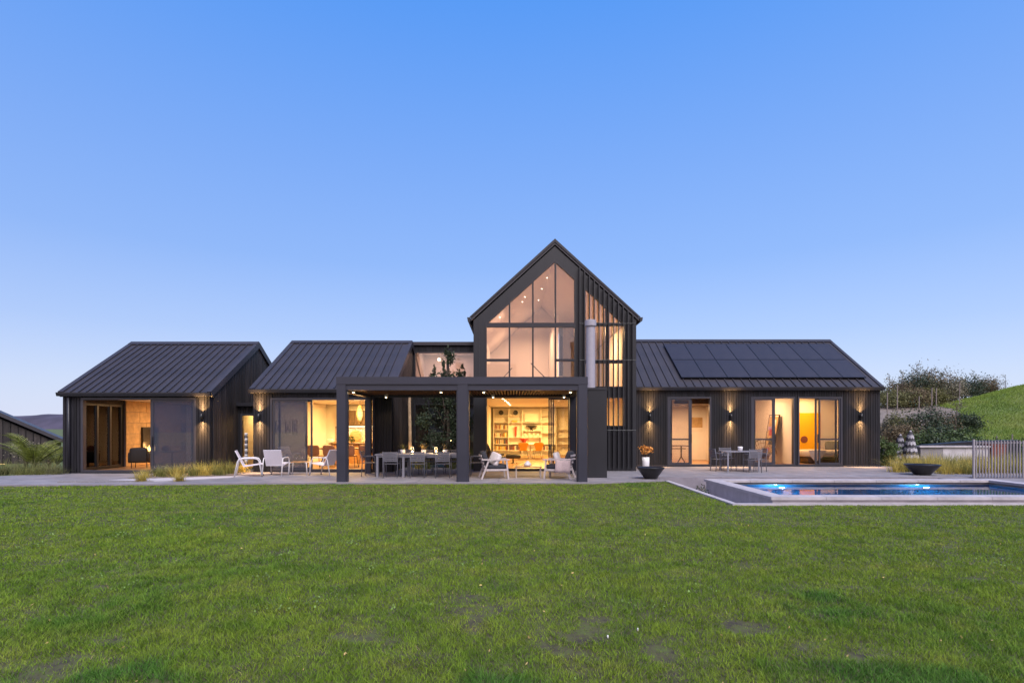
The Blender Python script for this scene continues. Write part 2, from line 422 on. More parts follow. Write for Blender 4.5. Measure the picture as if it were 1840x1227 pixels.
def tussock(name, base, h, spread, mt, label, n=160, cat='ornamental grass', group=None, lean=.8, wid=.012):
    V, Fq, tt = blades(base, n, h, spread, wid, lean)
    o = mesh_np(name, V, Fq, mt, None, tt); return tag(o, label, cat, group)
def vnoise(x, y, sc_, seed):
    r = np.random.default_rng(seed).random((257,257)); x = np.asarray(x)*sc_; y = np.asarray(y)*sc_
    xi = np.floor(x).astype(int); yi = np.floor(y).astype(int); fx = x-xi; fy = y-yi
    fx = fx*fx*(3-2*fx); fy = fy*fy*(3-2*fy)
    g = lambda i, j: r[i % 257, j % 257]
    return (g(xi,yi)*(1-fx)+g(xi+1,yi)*fx)*(1-fy)+(g(xi,yi+1)*(1-fx)+g(xi+1,yi+1)*fx)*fy
ORD = ['first', 'second', 'third', 'fourth', 'fifth', 'sixth', 'seventh', 'eighth', 'ninth', 'tenth', 'eleventh', 'twelfth', 'thirteenth', 'fourteenth', 'fifteenth', 'sixteenth', 'seventeenth', 'eighteenth']

# ------------------------------------------------------------------ ground
# one wide field to the horizon, lawn sheet in front of the house
def terrain_z(x, y):
    x = np.asarray(x, float); y = np.asarray(y, float)
    s = np.clip((y-27)/21, 0, 1); s = s*s*(3-2*s)
    k = x/np.maximum(y, 1)
    side = np.clip((k-.76)/.24, 0, 1)
    H = 3.7+1.9*side*side*(3-2*side)+np.clip(k-.98, 0, .5)*3
    band = np.clip((x-10)/7, 0, 1); band = band*band*(3-2*band)
    far = np.clip((y-60)/60, 0, 1)
    return (s*H*(1-far)+.12*(vnoise(x, y, .3, 5)-.5)*s)*band-.07
mb = MB()
for xa, xb, ya, yb in ((-3000,4.7,-300,4000), (4.7,3000,-300,11.45), (4.7,3000,17.6,4000), (22,3000,11.45,17.6)): mb.add([(xa,ya,-.32),(xb,ya,-.32),(xb,yb,-.32),(xa,yb,-.32)], [(0,1,2,3)])
struct(mb.build('ground', 'field'))
struct(MB().add([(-40,-12,-.05),(40,-12,-.05),(40,11.54,-.05),(4.72,11.54,-.05),(4.72,17.2,-.05),(-16,17.2,-.05),(-40,17.2,-.05)], [(0,1,2,3,4,5,6)]).build('lawn', 'soil'))
# blades
def lawn_blades():
    Vs = []; Fs = []; Ts = []; Ls = []; off = 0
    for y0, y1, dens, h, wd in ((2.7,4.6,8500,.044,.0042), (4.6,6.5,5600,.042,.0055), (6.5,9,3200,.04,.0075), (9,12.5,1500,.036,.011), (12.5,16.9,750,.034,.017)):
        xw = y1*.98+3.6; n = int((y1-y0)*2*xw*dens)
        x = rng.uniform(-xw, xw, n); y = rng.uniform(y0, y1, n)
        keep = np.abs(x) < y*.98+3.4
        edge = np.interp(x, [-40,-14.3,-5.6,2.4,4.66,40], [15.15,15.15,15.8,15.85,16.55,16.55])
        keep &= np.where(x > 4.66, y < 11.5, y < edge-.01)
        p = vnoise(x+60, y+9, .9, 1)*.3+vnoise(x+60, y+9, 2.6, 2)*.35+vnoise(x+60, y+9, 6.5, 3)*.35
        bare = np.clip((7.5-y)/4, 0, 1)
        for gx_, gy_, gr in ((-1.3,4.3,.5),(.3,4.05,.45),(.75,4.6,.4),(-3.2,4.2,.5),(1.2,4.0,.35),(2.0,4.6,.3),(-.4,4.9,.35)): p = p-.22*np.exp(-((x-gx_)**2+(y-gy_)**2)/gr**2)*np.clip((vnoise(x+5,y,6,31)*.6+vnoise(x,y+5,13,32)*.4-.36)*4, 0, 1)
        keep &= rng.random(n) < np.clip(.55+(p-.28+.10*(1-bare))*6.5, .2, 1)
        x, y, p = x[keep], y[keep], p[keep]; n = len(x)
        lush = vnoise(x+80, y+30, .55, 8)
        clump = vnoise(x+11, y+7, 5.5, 41)*.6+vnoise(x+11, y+7, 12, 42)*.4
        lush = np.clip((lush-.74)*4, 0, .6)*np.clip(clump*2-.4, 0, 1)
        for gx_, gy_, rx_, ry_ in ((2.6,3.55,.75,.28),(2.9,5.0,.4,.5),(-2.6,3.6,.6,.2),(.0,3.5,.4,.15),(3.4,3.6,.3,.2)): lush = np.maximum(lush, np.clip(1.3*np.exp(-((x-gx_)/rx_)**2-((y-gy_)/ry_)**2)-.5+1.3*(vnoise(x+3,y+3,4,33)-.4), 0, .85))
        Ls.append(np.repeat(lush, 5))
        hh = h*rng.uniform(.45, 1.3, n)*(.35+1.25*p)*(.55+.45*clump)*(1+.7*lush)
        a = vnoise(x+31, y+17, 4.2, 43)*12.5+rng.normal(0, 1.5, n); ln = rng.uniform(.2, 1.5, n)*hh
        b = rng.uniform(0, 6.283, n); ww = wd*rng.uniform(.6, 1.3, n)/2
        z0 = np.full(n, -.052)
        base = np.stack([x, y, z0], 1); sx = np.stack([np.cos(b)*ww, np.sin(b)*ww, np.zeros(n)], 1)
        mid = base+np.stack([np.cos(a)*ln*.35, np.sin(a)*ln*.35, hh*.6], 1)
        tip = base+np.stack([np.cos(a)*ln, np.sin(a)*ln, hh], 1)
        V = np.stack([base-sx, base+sx, mid+sx*.8, tip, mid-sx*.8], 1).reshape(-1,3)
        i = np.arange(n)[:,None]*5+off
        Fs.append(np.concatenate([np.concatenate([i, i+1, i+2], 1), np.concatenate([i, i+2, i+4], 1), np.concatenate([i+4, i+2, i+3], 1)]))
        Vs.append(V); Ts.append(np.repeat(np.clip(rng.random(n)*.92+(p < .4)*rng.random(n)*.14, 0, 1), 5)); off += 5*n
    o = mesh_np('grass', np.concatenate(Vs), np.concatenate(Fs), 'grass_blade', None, np.concatenate(Ts), 'stuff')
    la = o.data.attributes.new('lush', 'FLOAT', 'POINT'); la.data.foreach_set('value', np.concatenate(Ls).astype(np.float32))
    o['label'] = 'mown green lawn grass with thin dry patches in the foreground'; o['category'] = 'grass'
lawn_blades()
def lawn_litter():
    # clover leaves in loose colonies and a few dry leaves
    c = np.stack([rng.uniform(-9, 9, 46), rng.uniform(3.2, 9.5, 46)], 1); i = rng.integers(0, 46, 1500); P2 = c[i]+rng.normal(0, .11, (1500,2))
    P = np.concatenate([P2, rng.uniform(-.028, -.012, (1500,1))], 1); V, Fq = leaves(P, .011, .8, 1.5)
    o = mesh_np('clover', V, Fq, 'leaf_clover', None, np.repeat(rng.random(1500), 4), 'stuff'); o['label'] = 'clover leaves scattered through the lawn'; o['category'] = 'clover'
    n = 150; y = 3.2+7*rng.random(n)**1.5; P = np.stack([rng.uniform(-1, 1, n)*y, y, rng.uniform(-.03, -.015, n)], 1); V, Fq = leaves(P, .014, .5)
    o = mesh_np('dry_leaves', V, Fq, 'straw', None, np.repeat(rng.random(n), 4), 'stuff'); o['label'] = 'dry leaf scraps lying in the lawn'; o['category'] = 'leaves'
lawn_litter()
# bank (mulch) and grassy hill behind the pool, right
def heightfield(name, m, test, x0, x1, y0, y1, st, kind='structure', dz=0):
    nx = int((x1-x0)/st)+1; ny = int((y1-y0)/st)+1
    X, Y = np.meshgrid(np.linspace(x0, x1, nx), np.linspace(y0, y1, ny)); Z = terrain_z(X, Y)+dz
    V = np.stack([X, Y, Z], -1).reshape(-1,3); i, j = np.meshgrid(np.arange(nx-1), np.arange(ny-1))
    a = (j*nx+i).ravel(); Fq = np.stack([a, a+1, a+nx+1, a+nx], 1)
    cx = V[Fq].mean(1); k = test(cx[:,0], cx[:,1]); o = mesh_np(name, V, Fq[k], m, None, kind=kind, smooth=True)
    return o
hill_edge = lambda x, y: (x/y > .80+.025*np.sin(y*.35)-np.clip((y-40)*.006, 0, .1))
heightfield('grassy_hill', 'hill_grass', lambda x, y: hill_edge(x, y) & (y > 30), 14, 120, 24, 130, .5)
heightfield('planted_bank', 'mulch', lambda x, y: ~(hill_edge(x, y) & (y > 30)), 9, 120, 25, 130, .5, dz=-.015)
def hill_blades():
    n = 90000; y = rng.uniform(30, 56, n); x = y*rng.uniform(.66, 1.12, n); k = hill_edge(x, y); x, y = x[k], y[k]; n = len(x)
    z = terrain_z(x, y)-.01; h = rng.uniform(.06, .17, n)*(.6+.8*vnoise(x+9, y, .7, 12)); a = rng.uniform(0, 6.283, n); w_ = rng.uniform(.012, .03, n)
    b = np.stack([x, y, z], 1); sx = np.stack([w_, w_*0, w_*0], 1); tip = b+np.stack([np.cos(a)*h*.7, np.sin(a)*h*.7, h], 1)
    V = np.stack([b-sx, b+sx, tip], 1).reshape(-1,3)
    o = mesh_np('hill_grass', V, np.arange(3*n).reshape(-1,3), 'hill_blade', None, np.repeat(rng.random(n)*.97, 3), 'stuff'); o['label'] = 'rough short grass covering the hill at the right'; o['category'] = 'grass'
hill_blades()
# far ridge, left
xs = np.linspace(-900, 300, 160); top = 26+9*vnoise(xs+3000, xs*0, .006, 4)+3*vnoise(xs+3000, xs*0, .05, 6)-np.clip((xs+420)/30, 0, 30)
top = np.maximum(top*.62, 1); V = []; 
for x, t in zip(xs, top): V += [(x, 640, -1), (x, 660, t*.55), (x, 700, t), (x, 900, -1)]
Fq = [(4*i+k, 4*i+4+k, 4*i+5+k, 4*i+1+k) for i in range(len(xs)-1) for k in range(3)]
struct(mesh_np('distant_hill', V, np.array(Fq), 'far_hill'))

# wooded ridge across the valley behind the camera (seen only mirrored in the door glass)
xs = np.linspace(-520, 520, 120); top = 17+6*vnoise(xs+900, xs*0, .012, 14)+3*vnoise(xs+900, xs*0, .08, 15); V = []
for x, t in zip(xs, top): V += [(x, -170-abs(x)*.02, -1), (x, -205, t*.6), (x, -250, t), (x, -420, -1)]
Fq = [(4*i+k, 4*i+1+k, 4*i+5+k, 4*i+4+k) for i in range(len(xs)-1) for k in range(3)]
struct(mesh_np('wooded_ridge', V, np.array(Fq), 'west_hill'))

# ------------------------------------------------------------------ patio, kerbs, pool
pat = MB()
edge = [(-14.3,15.15),(-5.6,15.8),(2.4,15.85),(4.66,16.55)]
pat.prism([(-34,15.15)]+edge+[(4.66,17.55),(19.5,17.55),(19.5,19.2),(15.6,22.5),(15.3,22.6),(-9.8,21.6),(-15.6,19.4),(-17.5,17.3),(-34,17.0)], 'z', -.62, -.012)
patio = pat.build('patio', 'concrete_dark'); struct(patio)
# cast slabs with saw-cut joints between them
slabs = []
def clip_poly(poly, x0, x1, y0, y1):
    for ax, lim, sg_ in ((0,x0,1),(0,x1,-1),(1,y0,1),(1,y1,-1)):
        out = []
        for i in range(len(poly)):
            a, b = poly[i-1], poly[i]; da, db = (a[ax]-lim)*sg_, (b[ax]-lim)*sg_
            if (da >= 0) != (db >= 0):
                t = da/(da-db); out.append((a[0]+(b[0]-a[0])*t, a[1]+(b[1]-a[1])*t))
            if db >= 0: out.append(b)
        poly = out
        if not poly: return []
    return poly
outline = [(-33.9,15.17)]+[(a, b+.02) for a, b in edge]+[(4.64,17.57),(19.4,17.57),(19.4,19.2),(15.5,22.45),(15.2,22.55),(-9.8,21.5),(-15.6,19.35),(-17.5,17.25),(-33.9,16.95)]
gx = [-34+i*2.4 for i in range(24)]; gy = [14.6, 16.75, 18.95, 23]
for i in range(len(gx)-1):
    for j in range(3):
        pl = clip_poly(outline, gx[i]+.006, gx[i+1]-.006, gy[j]+.006, gy[j+1]-.006)
        if len(pl) > 2: MB().prism(pl[::-1], 'z', -.012, 0).build('slab', 'concrete', patio)
# pale path through the bed at left
pp = struct(MB().prism([(-10.6,16.1),(-9.0,17.25),(-8.6,18.0),(-9.4,17.75),(-12.4,16.5)][::-1], 'z', .001, .012).build('path', 'concrete_pale'))
# planting bed of gravel against the left pavilion
struct(MB().prism([(-13.2,15.75),(-10.6,16.05),(-12.4,16.5),(-13.6,16.3)][::-1], 'z', .001, .016).build('gravel_bed', 'gravel'))
struct(MB().prism([(-12.0,16.95),(-9.35,18.0),(-9.35,20.7),(-10.5,20.7),(-10.5,18.8),(-12.2,18.8)][::-1], 'z', .001, .018).build('planting_bed', 'mulch'))
# lawn kerb
k = MB().prism([(4.66,16.55),(4.66,11.46),(22,11.46),(22,11.6),(4.8,11.6),(4.8,16.6)], 'z', -.6, -.012)
struct(k.build('lawn_kerb', 'coping'))
struct(MB().box(4.8,5.57,11.6,17.54,-.55,-.42).box(5.57,22,15.61,17.54,-.55,-.42).build('channel_floor', 'concrete_dark'))
struct(MB().box(13.76,22,11.9,17.52,-.42,-.03).build('pool_terrace', 'concrete'))
pool = empty('swimming_pool', (9.6,13.5,-.42)); tag(pool, 'rectangular raised swimming pool with concrete coping and blue water', 'swimming pool')
X0, X1, Y0, Y1 = 5.58, 13.75, 11.62, 15.6
WL = -.01
s = MB(); t_ = .22
s.box(X0,X1,Y0,Y0+t_,-.42,.055); s.box(X0,X1,Y1-t_,Y1,-.42,.055); s.box(X0,X0+t_,Y0+t_,Y1-t_,-.42,.055); s.box(X1-t_,X1,Y0+t_,Y1-t_,-.42,.055)
s.build('pool_wall', 'coping', pool)
tl = MB(); a0, a1, b0, b1 = X0+t_, X1-t_, Y0+t_, Y1-t_
tl.add([(a0,b0,-1.5),(a1,b0,-1.5),(a1,b1,-1.5),(a0,b1,-1.5),(a0,b0,-.03),(a1,b0,-.03),(a1,b1,-.03),(a0,b1,-.03)], [(0,1,2,3),(0,4,5,1),(1,5,6,2),(2,6,7,3),(3,7,4,0)])
tl.xf(Matrix.Translation((9.665,13.61,0)) @ Matrix.Diagonal((.998,.996,1,1)) @ Matrix.Translation((-9.665,-13.61,0)))
tl.build('pool_lining', 'pool_shell', pool)
MB().add([(a0+.002,b0+.002,WL),(a1-.002,b0+.002,WL),(a1-.002,b1-.002,WL),(a0+.002,b1-.002,WL)],[(0,1,2,3)]).build('water_surface', 'water', pool)
def cop(x0, x1, y0, y1, nx, ny):
    for i in range(nx):
        for j in range(ny):
            dx, dy = (x1-x0)/nx, (y1-y0)/ny
            MB().box(x0+i*dx+.004, x0+(i+1)*dx-.004, y0+j*dy+.004, y0+(j+1)*dy-.004, .055, .12).build('coping_stone', 'coping', pool)
e_ = .05
cop(X0-e_, X1+e_, Y0-e_, Y0+.34, 7, 1); cop(X0-e_, X1+e_, Y1-.34, Y1+e_, 7, 1)
cop(X0-e_, X0+.34, Y0+.34, Y1-.34, 1, 3); cop(X1-.34, X1+e_, Y0+.34, Y1-.34, 1, 3)
for px in (1395, 1650):
    x = PX(px, 15.3)
    lt = tag(empty('pool_light', (x, 15.345, -.1)), 'underwater pool light glowing white, %s' % ('nearer the pool corner by the lawn' if px < 1500 else 'on the far wall nearer the pool fence'), 'pool light', 'underwater pool lights')
    md = MB().lathe([(.001,0),(.05,0),(.05,.012),(.001,.02)], 16); md.xf(Matrix.Translation((x,15.35,-.085)) @ Matrix.Rotation(R(90),4,'X'))
    md.build('lens', 'glow_pool', lt)
    light('pool_lamp', 'POINT', (x, 15.0, -.45), 42, (.42,.82,1), lt, .06)

# ------------------------------------------------------------------ house
house = empty('house', (0, 22, 0)); tag(house, 'black timber gabled house with tall glazed centre gable and lit rooms', 'house')
def solids(a0, a1, z0, top, ops, extra=()):
    br = sorted(set([a0, a1]+[x for o in ops for x in o[:2] if a0 < x < a1]+[x for x in extra if a0 < x < a1]))
    for L, Rr in zip(br[:-1], br[1:]):
        mid = (L+Rr)/2; lo = (z0, z0)
        for o in sorted([o for o in ops if o[0] <= mid <= o[1]], key=lambda o: o[2]):
            if o[2] > lo[0]+1e-4: yield L, Rr, lo[0], lo[1], o[2], o[2]
            f = o[3] if callable(o[3]) else (lambda a, c=o[3]: c)
            lo = (f(L), f(Rr))
        tL, tR = top(L), top(Rr)
        if tL > lo[0]+1e-4 or tR > lo[1]+1e-4: yield L, Rr, lo[0], lo[1], max(tL, lo[0]), max(tR, lo[1])
def wall(axis, a0, a1, out, inn, z0, top, ops=(), m='timber_black', boards=.1, extra=(), name='wall', proud=.026):
    tp = top if callable(top) else (lambda a: top)
    mb = MB()
    for L, Rr, p, q, r, s_ in solids(a0, a1, z0, tp, ops, extra):
        mb.prism([(L,p),(Rr,q),(Rr,s_),(L,r)], axis, min(out, inn), max(out, inn))
    wo = mb.build(name, m, house)
    if boards:
        d = -proud if out < inn else proud
        cb = MB(); n = int(round((a1-a0)/boards)); st = (a1-a0)/n
        for i in range(n):
            L, Rr = a0+i*st+.009, a0+(i+1)*st-.009; mid = (L+Rr)/2
            sub = [(L-1, Rr+1, o[2], o[3]) for o in ops if o[0]-.01 <= mid <= o[1]+.01]
            dd = d*rng.uniform(.8, 1.1)
            for l_, r_, p, q, r, s_ in solids(L, Rr, z0+.01, lambda a: tp(a)-.005, sub, extra if any(L < e < Rr for e in extra) else ()):
                cb.prism([(l_,p),(r_,q),(r_,s_),(l_,r)], axis, min(out, out+dd), max(out, out+dd))
        co = cb.build('cladding', m, wo, kind='stuff')
    return wo
def inner(name, x0, x1, y0, y1, z0, z1, m): return MB().box(x0,x1,y0,y1,z0,z1).build(name, m, house)
def room(x0, x1, y0, y1, z1, m='plaster', fl='floor_wood', z0=.03, sides='blrcf', backm=None):
    t = .06
    if 'f' in sides: inner('floor', x0, x1, y0, y1, z0-t, z0, fl)
    if 'c' in sides: inner('ceiling', x0, x1, y0, y1, z1, z1+t, 'plaster_white')
    if 'b' in sides: inner('interior_wall', x0, x1, y1, y1+t, z0, z1, backm or m)
    if 'l' in sides: inner('interior_wall', x0-t, x0, y0, y1, z0, z1, m)
    if 'r' in sides: inner('interior_wall', x1, x1+t, y0, y1, z0, z1, m)
def rect_frame(mb, x0, x1, y0, y1, z0, z1, w_):
    mb.box(x0,x0+w_,y0,y1,z0,z1); mb.box(x1-w_,x1,y0,y1,z0,z1); mb.box(x0+w_,x1-w_,y0,y1,z1-w_,z1); mb.box(x0+w_,x1-w_,y0,y1,z0,z0+w_)
    return mb
def gable_roof(x0, x1, ye, yr, ze, zr, pan, label=None):
    # ridge along x; ye front eave, yr ridge; metal tray roof
    sl = (zr-ze)/(yr-ye); yb = 2*yr-ye; th = .14; oh = .08
    f = lambda y: ze+sl*(y-ye)
    pts = [(ye-oh, f(ye-oh)), (yr, zr), (yb+oh, f(ye-oh)), (yb+oh, f(ye-oh)-th), (yr, zr-th), (ye-oh, f(ye-oh)-th)]
    rf = MB().prism(pts, 'x', x0, x1).build('roof', 'roof_metal', house)
    if label: rf['label'] = label
    n = int(round((x1-x0-.24)/pan)); st = (x1-x0-.24)/n; first = None
    Lr = math.hypot(yr-ye, zr-ze); nrm = Vector((-(zr-ze)/Lr, (yr-ye)/Lr))
    y0, y1 = ye-oh-.02, yr-.16
    def off(y, h): return (y+nrm.x*h, f(y)+nrm.y*h)
    for i in range(n):
        xa = x0+.12+i*st
        if first is None:
            mb = MB(); mb.prism([off(y0,.001), off(y1,.001), off(y1,.018), off(y0,.018)], 'x', xa+.036, xa+st-.002)
            mb.prism([off(y0,.001), off(y1,.001), off(y1,.06), off(y0,.06)], 'x', xa, xa+.034)
            first = mb.build('roof_panel', 'roof_metal', rf); o0 = ORG[first.name]
        else: same(first, 'roof_panel', o0+Vector((i*st,0,0)), rf)
    rc = MB(); rc.prism([off(yr-.17,.07), (yr, zr+.085), (yr+.17, off(yr-.17,.07)[1]), (yr+.17, off(yr-.17,.03)[1]), (yr, zr+.03), off(yr-.17,.03)], 'x', x0-.01, x1+.01)
    rc.build('ridge_cap', 'roof_metal', rf)
    for xa, xb in ((x0-.03, x0+.11), (x1-.11, x1+.03)):
        mb = MB()
        mb.prism([off(ye-oh-.02,-.16), off(yr,-.16), off(yr,.055), off(ye-oh-.02,.055)], 'x', xa, xb)
        g = lambda p: (2*yr-p[0], p[1])
        mb.prism([g(off(ye-oh-.02,-.16)), g(off(yr,-.16)), g(off(yr,.055)), g(off(ye-oh-.02,.055))][::-1], 'x', xa+.002, xb-.002)
        mb.build('barge_board', 'roof_metal', rf)
    zg = f(ye-oh)
    MB().prism([(ye-oh-.02, zg-.13), (ye-oh-.02, zg+.0), (ye-oh-.13, zg+.0), (ye-oh-.13, zg-.03), (ye-oh-.1, zg-.13)], 'x', x0-.03, x1+.03).build('gutter', 'frame_metal', rf)
    return rf
def panel(parent, x0, x1, y0, z0, z1, glassm='pane_clear', fw=.055, dep=.05, m='door_metal', rail=None):
    p = rect_frame(MB(), x0, x1, y0, y0+dep, z0, z1, fw)
    if rail: p.box(x0+fw, x1-fw, y0+.004, y0+dep-.004, rail-.03, rail+.03)
    o = p.build('panel_frame', m, parent)
    if rail:
        MB().box(x0+fw, x1-fw, y0+dep/2-.008, y0+dep/2+.008, z0+fw, rail-.03).build('pane', glassm, parent)
        MB().box(x0+fw, x1-fw, y0+dep/2-.008, y0+dep/2+.008, rail+.03, z1-fw).build('pane', glassm, parent)
    else: MB().box(x0+fw, x1-fw, y0+dep/2-.008, y0+dep/2+.008, z0+fw, z1-fw).build('pane', glassm, parent)
    return o
def handle(parent, x, y, z): MB().box(x-.012, x+.012, y-.05, y-.001, z-.18, z+.18).build('handle', 'dark_steel', parent)

# ---- left pavilion (A)
AX0, AX1, AY = -15.72, -10.56, 19.0
A_ro, A_ri = 2.87, 5.08; AYR = 22.5; AYB = 26.0
wall('y', AX0, AX1, AY, AY+.18, 0, A_ro-.1, [(-15.05,-11.07,.06,2.62)])
asl = (A_ri-A_ro)/(AYR-AY)
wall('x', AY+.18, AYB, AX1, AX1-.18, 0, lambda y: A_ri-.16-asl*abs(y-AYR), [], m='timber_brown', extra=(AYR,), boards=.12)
wall('x', AY+.18, AYB, AX0, AX0+.18, 0, lambda y: A_ri-.16-asl*abs(y-AYR), [(19.7,21.7,.06,2.5)], extra=(AYR,))
gable_roof(AX0-.06, AX1+.06, AY, AYR, A_ro, A_ri, .285, 'dark tray roof of the left pavilion')
MB().box(AX0+.18,AX1-.18,AYB-.18,AYB,0,2.8).build('wall', 'timber_black', house)
dp = MB().tube([(AX0+.27,AY-.1,A_ro-.14),(AX0+.27,AY-.07,.02)], .04, 10).build('downpipe', 'frame_metal', house, True)
room(AX0+.24, AX1-.24, AY+.18, AYB-.24, 2.68, sides='bcrf')
# block wall with the fireplace on the left side of the room
blk = inner('interior_wall', AX0+.18, AX0+.22, 21.75, AYB-.24, .03, 2.68, 'concrete_dark')
bl0 = None
for r_ in range(6):
    for c_ in range(5):
        ya = 21.76+c_*.8-(.4 if r_ % 2 else 0); yb_ = ya+.785
        ya = max(ya, 21.76); yb_ = min(yb_, AYB-.26)
        if yb_-ya < .1: continue
        MB().box(AX0+.22, AX0+.25+rng.uniform(0,.008), ya, yb_, .04+r_*.44, .04+r_*.44+.428).build('block', 'block', blk)
lw = rect_frame(MB(), AX0+.04, AX0+.14, 19.7, 21.7, .06, 2.5, .06) if False else MB()
for y_ in (19.7, 20.36, 21.02, 21.62): lw.box(AX0+.03, AX0+.15, y_, y_+.09, .06, 2.5)
lw.box(AX0+.04, AX0+.14, 19.79, 21.62, .06, .14); lw.box(AX0+.04, AX0+.14, 19.79, 21.62, 2.42, 2.5)
lo = lw.build('folding_door', 'dark_steel', house); lo['label'] = 'dark framed folding glass door in the side wall of the left pavilion'
for y_ in (19.79, 20.45, 21.11): MB().box(AX0+.085, AX0+.095, y_, y_+.56, .14, 2.42).build('pane', 'pane_clear', lo)
sd = rect_frame(MB(), -15.07, -11.05, AY-.03, AY+.12, .04, 2.64, .07).build('sliding_door', 'door_metal', house)
panel(sd, -12.62, -11.12, AY+.0, .11, 2.57, 'pane_slate', .06); panel(sd, -12.7, -11.2, AY+.06, .11, 2.57, 'pane_clear', .06)
handle(sd, -12.58, AY, 1.1)

# ---- kitchen pavilion (B)
BX0, BX1, BY = -9.3, -4.31, 19.5
B_ro, B_ri = 3.02, 5.22; BYR = 23.1; BYB = 26.7
wall('y', BX0, BX1, BY, BY+.18, 0, B_ro-.1, [(-8.66,-4.96,.06,2.64)])
bsl = (B_ri-B_ro)/(BYR-BY)
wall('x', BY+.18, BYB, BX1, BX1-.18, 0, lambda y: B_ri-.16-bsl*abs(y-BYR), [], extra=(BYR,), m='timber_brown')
wall('x', BY+.18, BYB, BX0, BX0+.18, 0, lambda y: B_ri-.16-bsl*abs(y-BYR), [], extra=(BYR,), boards=.12)
MB().box(BX0+.18,BX1-.18,BYB-.18,BYB,0,2.9).build('wall', 'timber_black', house)
gable_roof(BX0-.06, BX1+.06, BY, BYR, B_ro, B_ri, .285, 'dark tray roof of the kitchen pavilion')
room(BX0+.24, BX1-.24, BY+.18, BYB-.24, 2.72)
sd = rect_frame(MB(), -8.68, -4.94, BY-.03, BY+.12, .04, 2.66, .07).build('sliding_door', 'door_metal', house)
panel(sd, -8.6, -7.36, BY+.0, .11, 2.59, 'pane_slate', .06); panel(sd, -8.42, -7.2, BY+.06, .11, 2.59, 'pane_clear', .06)
handle(sd, -7.4, BY, 1.1)

# ---- low link with entry door between A and B
lk = MB().box(AX1+.02, BX0-.02, 20.7, 22.6, 2.42, 2.56).build('link_roof', 'frame_metal', house)
wall('y', AX1+.02, BX0-.02, 20.9, 21.05, 0, 2.42, [(-10.42,-9.5,.03,2.1)])
dr = rect_frame(MB(), -10.44, -9.48, 20.86, 20.98, .02, 2.12, .06).build('entry_door', 'door_metal', house)
MB().box(-10.38,-9.54,20.91,20.925,.08,2.06).build('pane', 'pane_clear', dr)
room(AX1+.08, BX0-.08, 21.05, 23.0, 2.36)

# ---- glazed link between B and the tower (set back)
LX0, LX1, LY = BX1+.02, -1.46, 23.55
wall('y', LX0, LX1, LY, LY+.16, 0, 5.16, [(LX0+.06,LX1-.06,.05,2.62), (LX0+.06,LX1-.06,3.0,4.86)])
MB().box(LX0, LX1, LY-.12, 27.6, 5.16, 5.3).build('link_roof', 'roof_metal', house)
gw = rect_frame(MB(), LX0+.05, LX1-.05, LY-.03, LY+.08, .03, 2.64, .06)
for x in (-3.6, -2.6): gw.box(x-.03, x+.03, LY-.02, LY+.07, .09, 2.58)
gw = gw.build('glass_wall', 'frame_metal', house)
for x0, x1 in ((LX0+.11,-3.63), (-3.57,-2.63), (-2.57,LX1-.11)): MB().box(x0,x1,LY+.02,LY+.035,.09,2.58).build('pane', 'pane_tower', gw)
cw = rect_frame(MB(), LX0+.05, LX1-.05, LY-.03, LY+.08, 2.98, 4.88, .05)
cw.box(-2.8, -2.73, LY-.02, LY+.07, 3.03, 4.83)
cw = cw.build('clerestory_window', 'frame_metal', house)
for x0, x1 in ((LX0+.1,-2.8), (-2.73,LX1-.1)): MB().box(x0,x1,LY+.02,LY+.035,3.03,4.83).build('pane', 'pane_tower', cw)
room(LX0+.06, LX1-.1, LY+.16, 27.4, 2.74, 'plaster', 'floor_wood')
inner('interior_wall', LX0+.06, LX1-.1, 26.2, 26.3, 2.86, 5.1, 'plaster_white')
inner('interior_wall', LX0, LX0+.06, LY+.16, 26.2, 2.86, 5.1, 'plaster_white')
inner('ceiling', LX0+.06, LX1-.1, LY+.16, 26.2, 5.08, 5.13, 'plaster_white')

# ---- tall gabled tower
TC, TH, TY, TYB = 1.58, 3.0, 20.0, 31.8
TE, TA = 5.62, 8.45; tsl = (TA-TE)/3.1
TX0, TX1 = TC-TH, TC+TH
ttop = lambda x: TA-.17-tsl*abs(x-TC)
thead = lambda x: 7.754-.913*abs(x-TC)
ops = [(-.965,2.32,2.98,thead), (-.965,2.2,.05,2.72), (2.68,4.16,3.08,thead), (3.44,4.16,1.64,2.72)]
wall('y', TX0, TX1, TY, TY+.2, 0, ttop, ops, m='panel_metal', boards=0, extra=(TC,))
# flat metal panels on the gable face, standing seams following the rake at right
for x0, x1, side in ((TX0,-.965,0),):
    pass
seam = MB()
for x in (TX0+.22, -1.0+.25, -.2, .55, 1.25, 1.95, 2.5):
    z0 = thead(x)+.06 if -.965 < x < 2.32 else 3.1
    if ttop(x)-z0 > .05: seam.box(x-.006, x+.006, TY-.008, TY, z0, ttop(x)-.02)
seam.build('panel_seam', 'frame_metal', house)
for x, d in ((TX0, 1), (TX1, -1)):
    MB().box(min(x, x+d*.2), max(x, x+d*.2), TY+.2, TYB, 0, ttop(x)).build('wall', 'panel_metal', house)
wall('y', TX0+.2, TX1-.2, TYB-.2, TYB, 0, ttop, [(2.14,2.76,4.4,7.3)], m='panel_metal', boards=0, extra=(TC,))
rp = [(TC-3.1,TE), (TC,TA), (TC+3.1,TE), (TC+3.1,TE-.11), (TC,TA-.12), (TC-3.1,TE-.11)]
rf = MB().prism(rp, 'y', TY-.045, TYB+.1).build('roof', 'roof_metal', house); rf['label'] = 'steep dark roof of the tall centre gable'
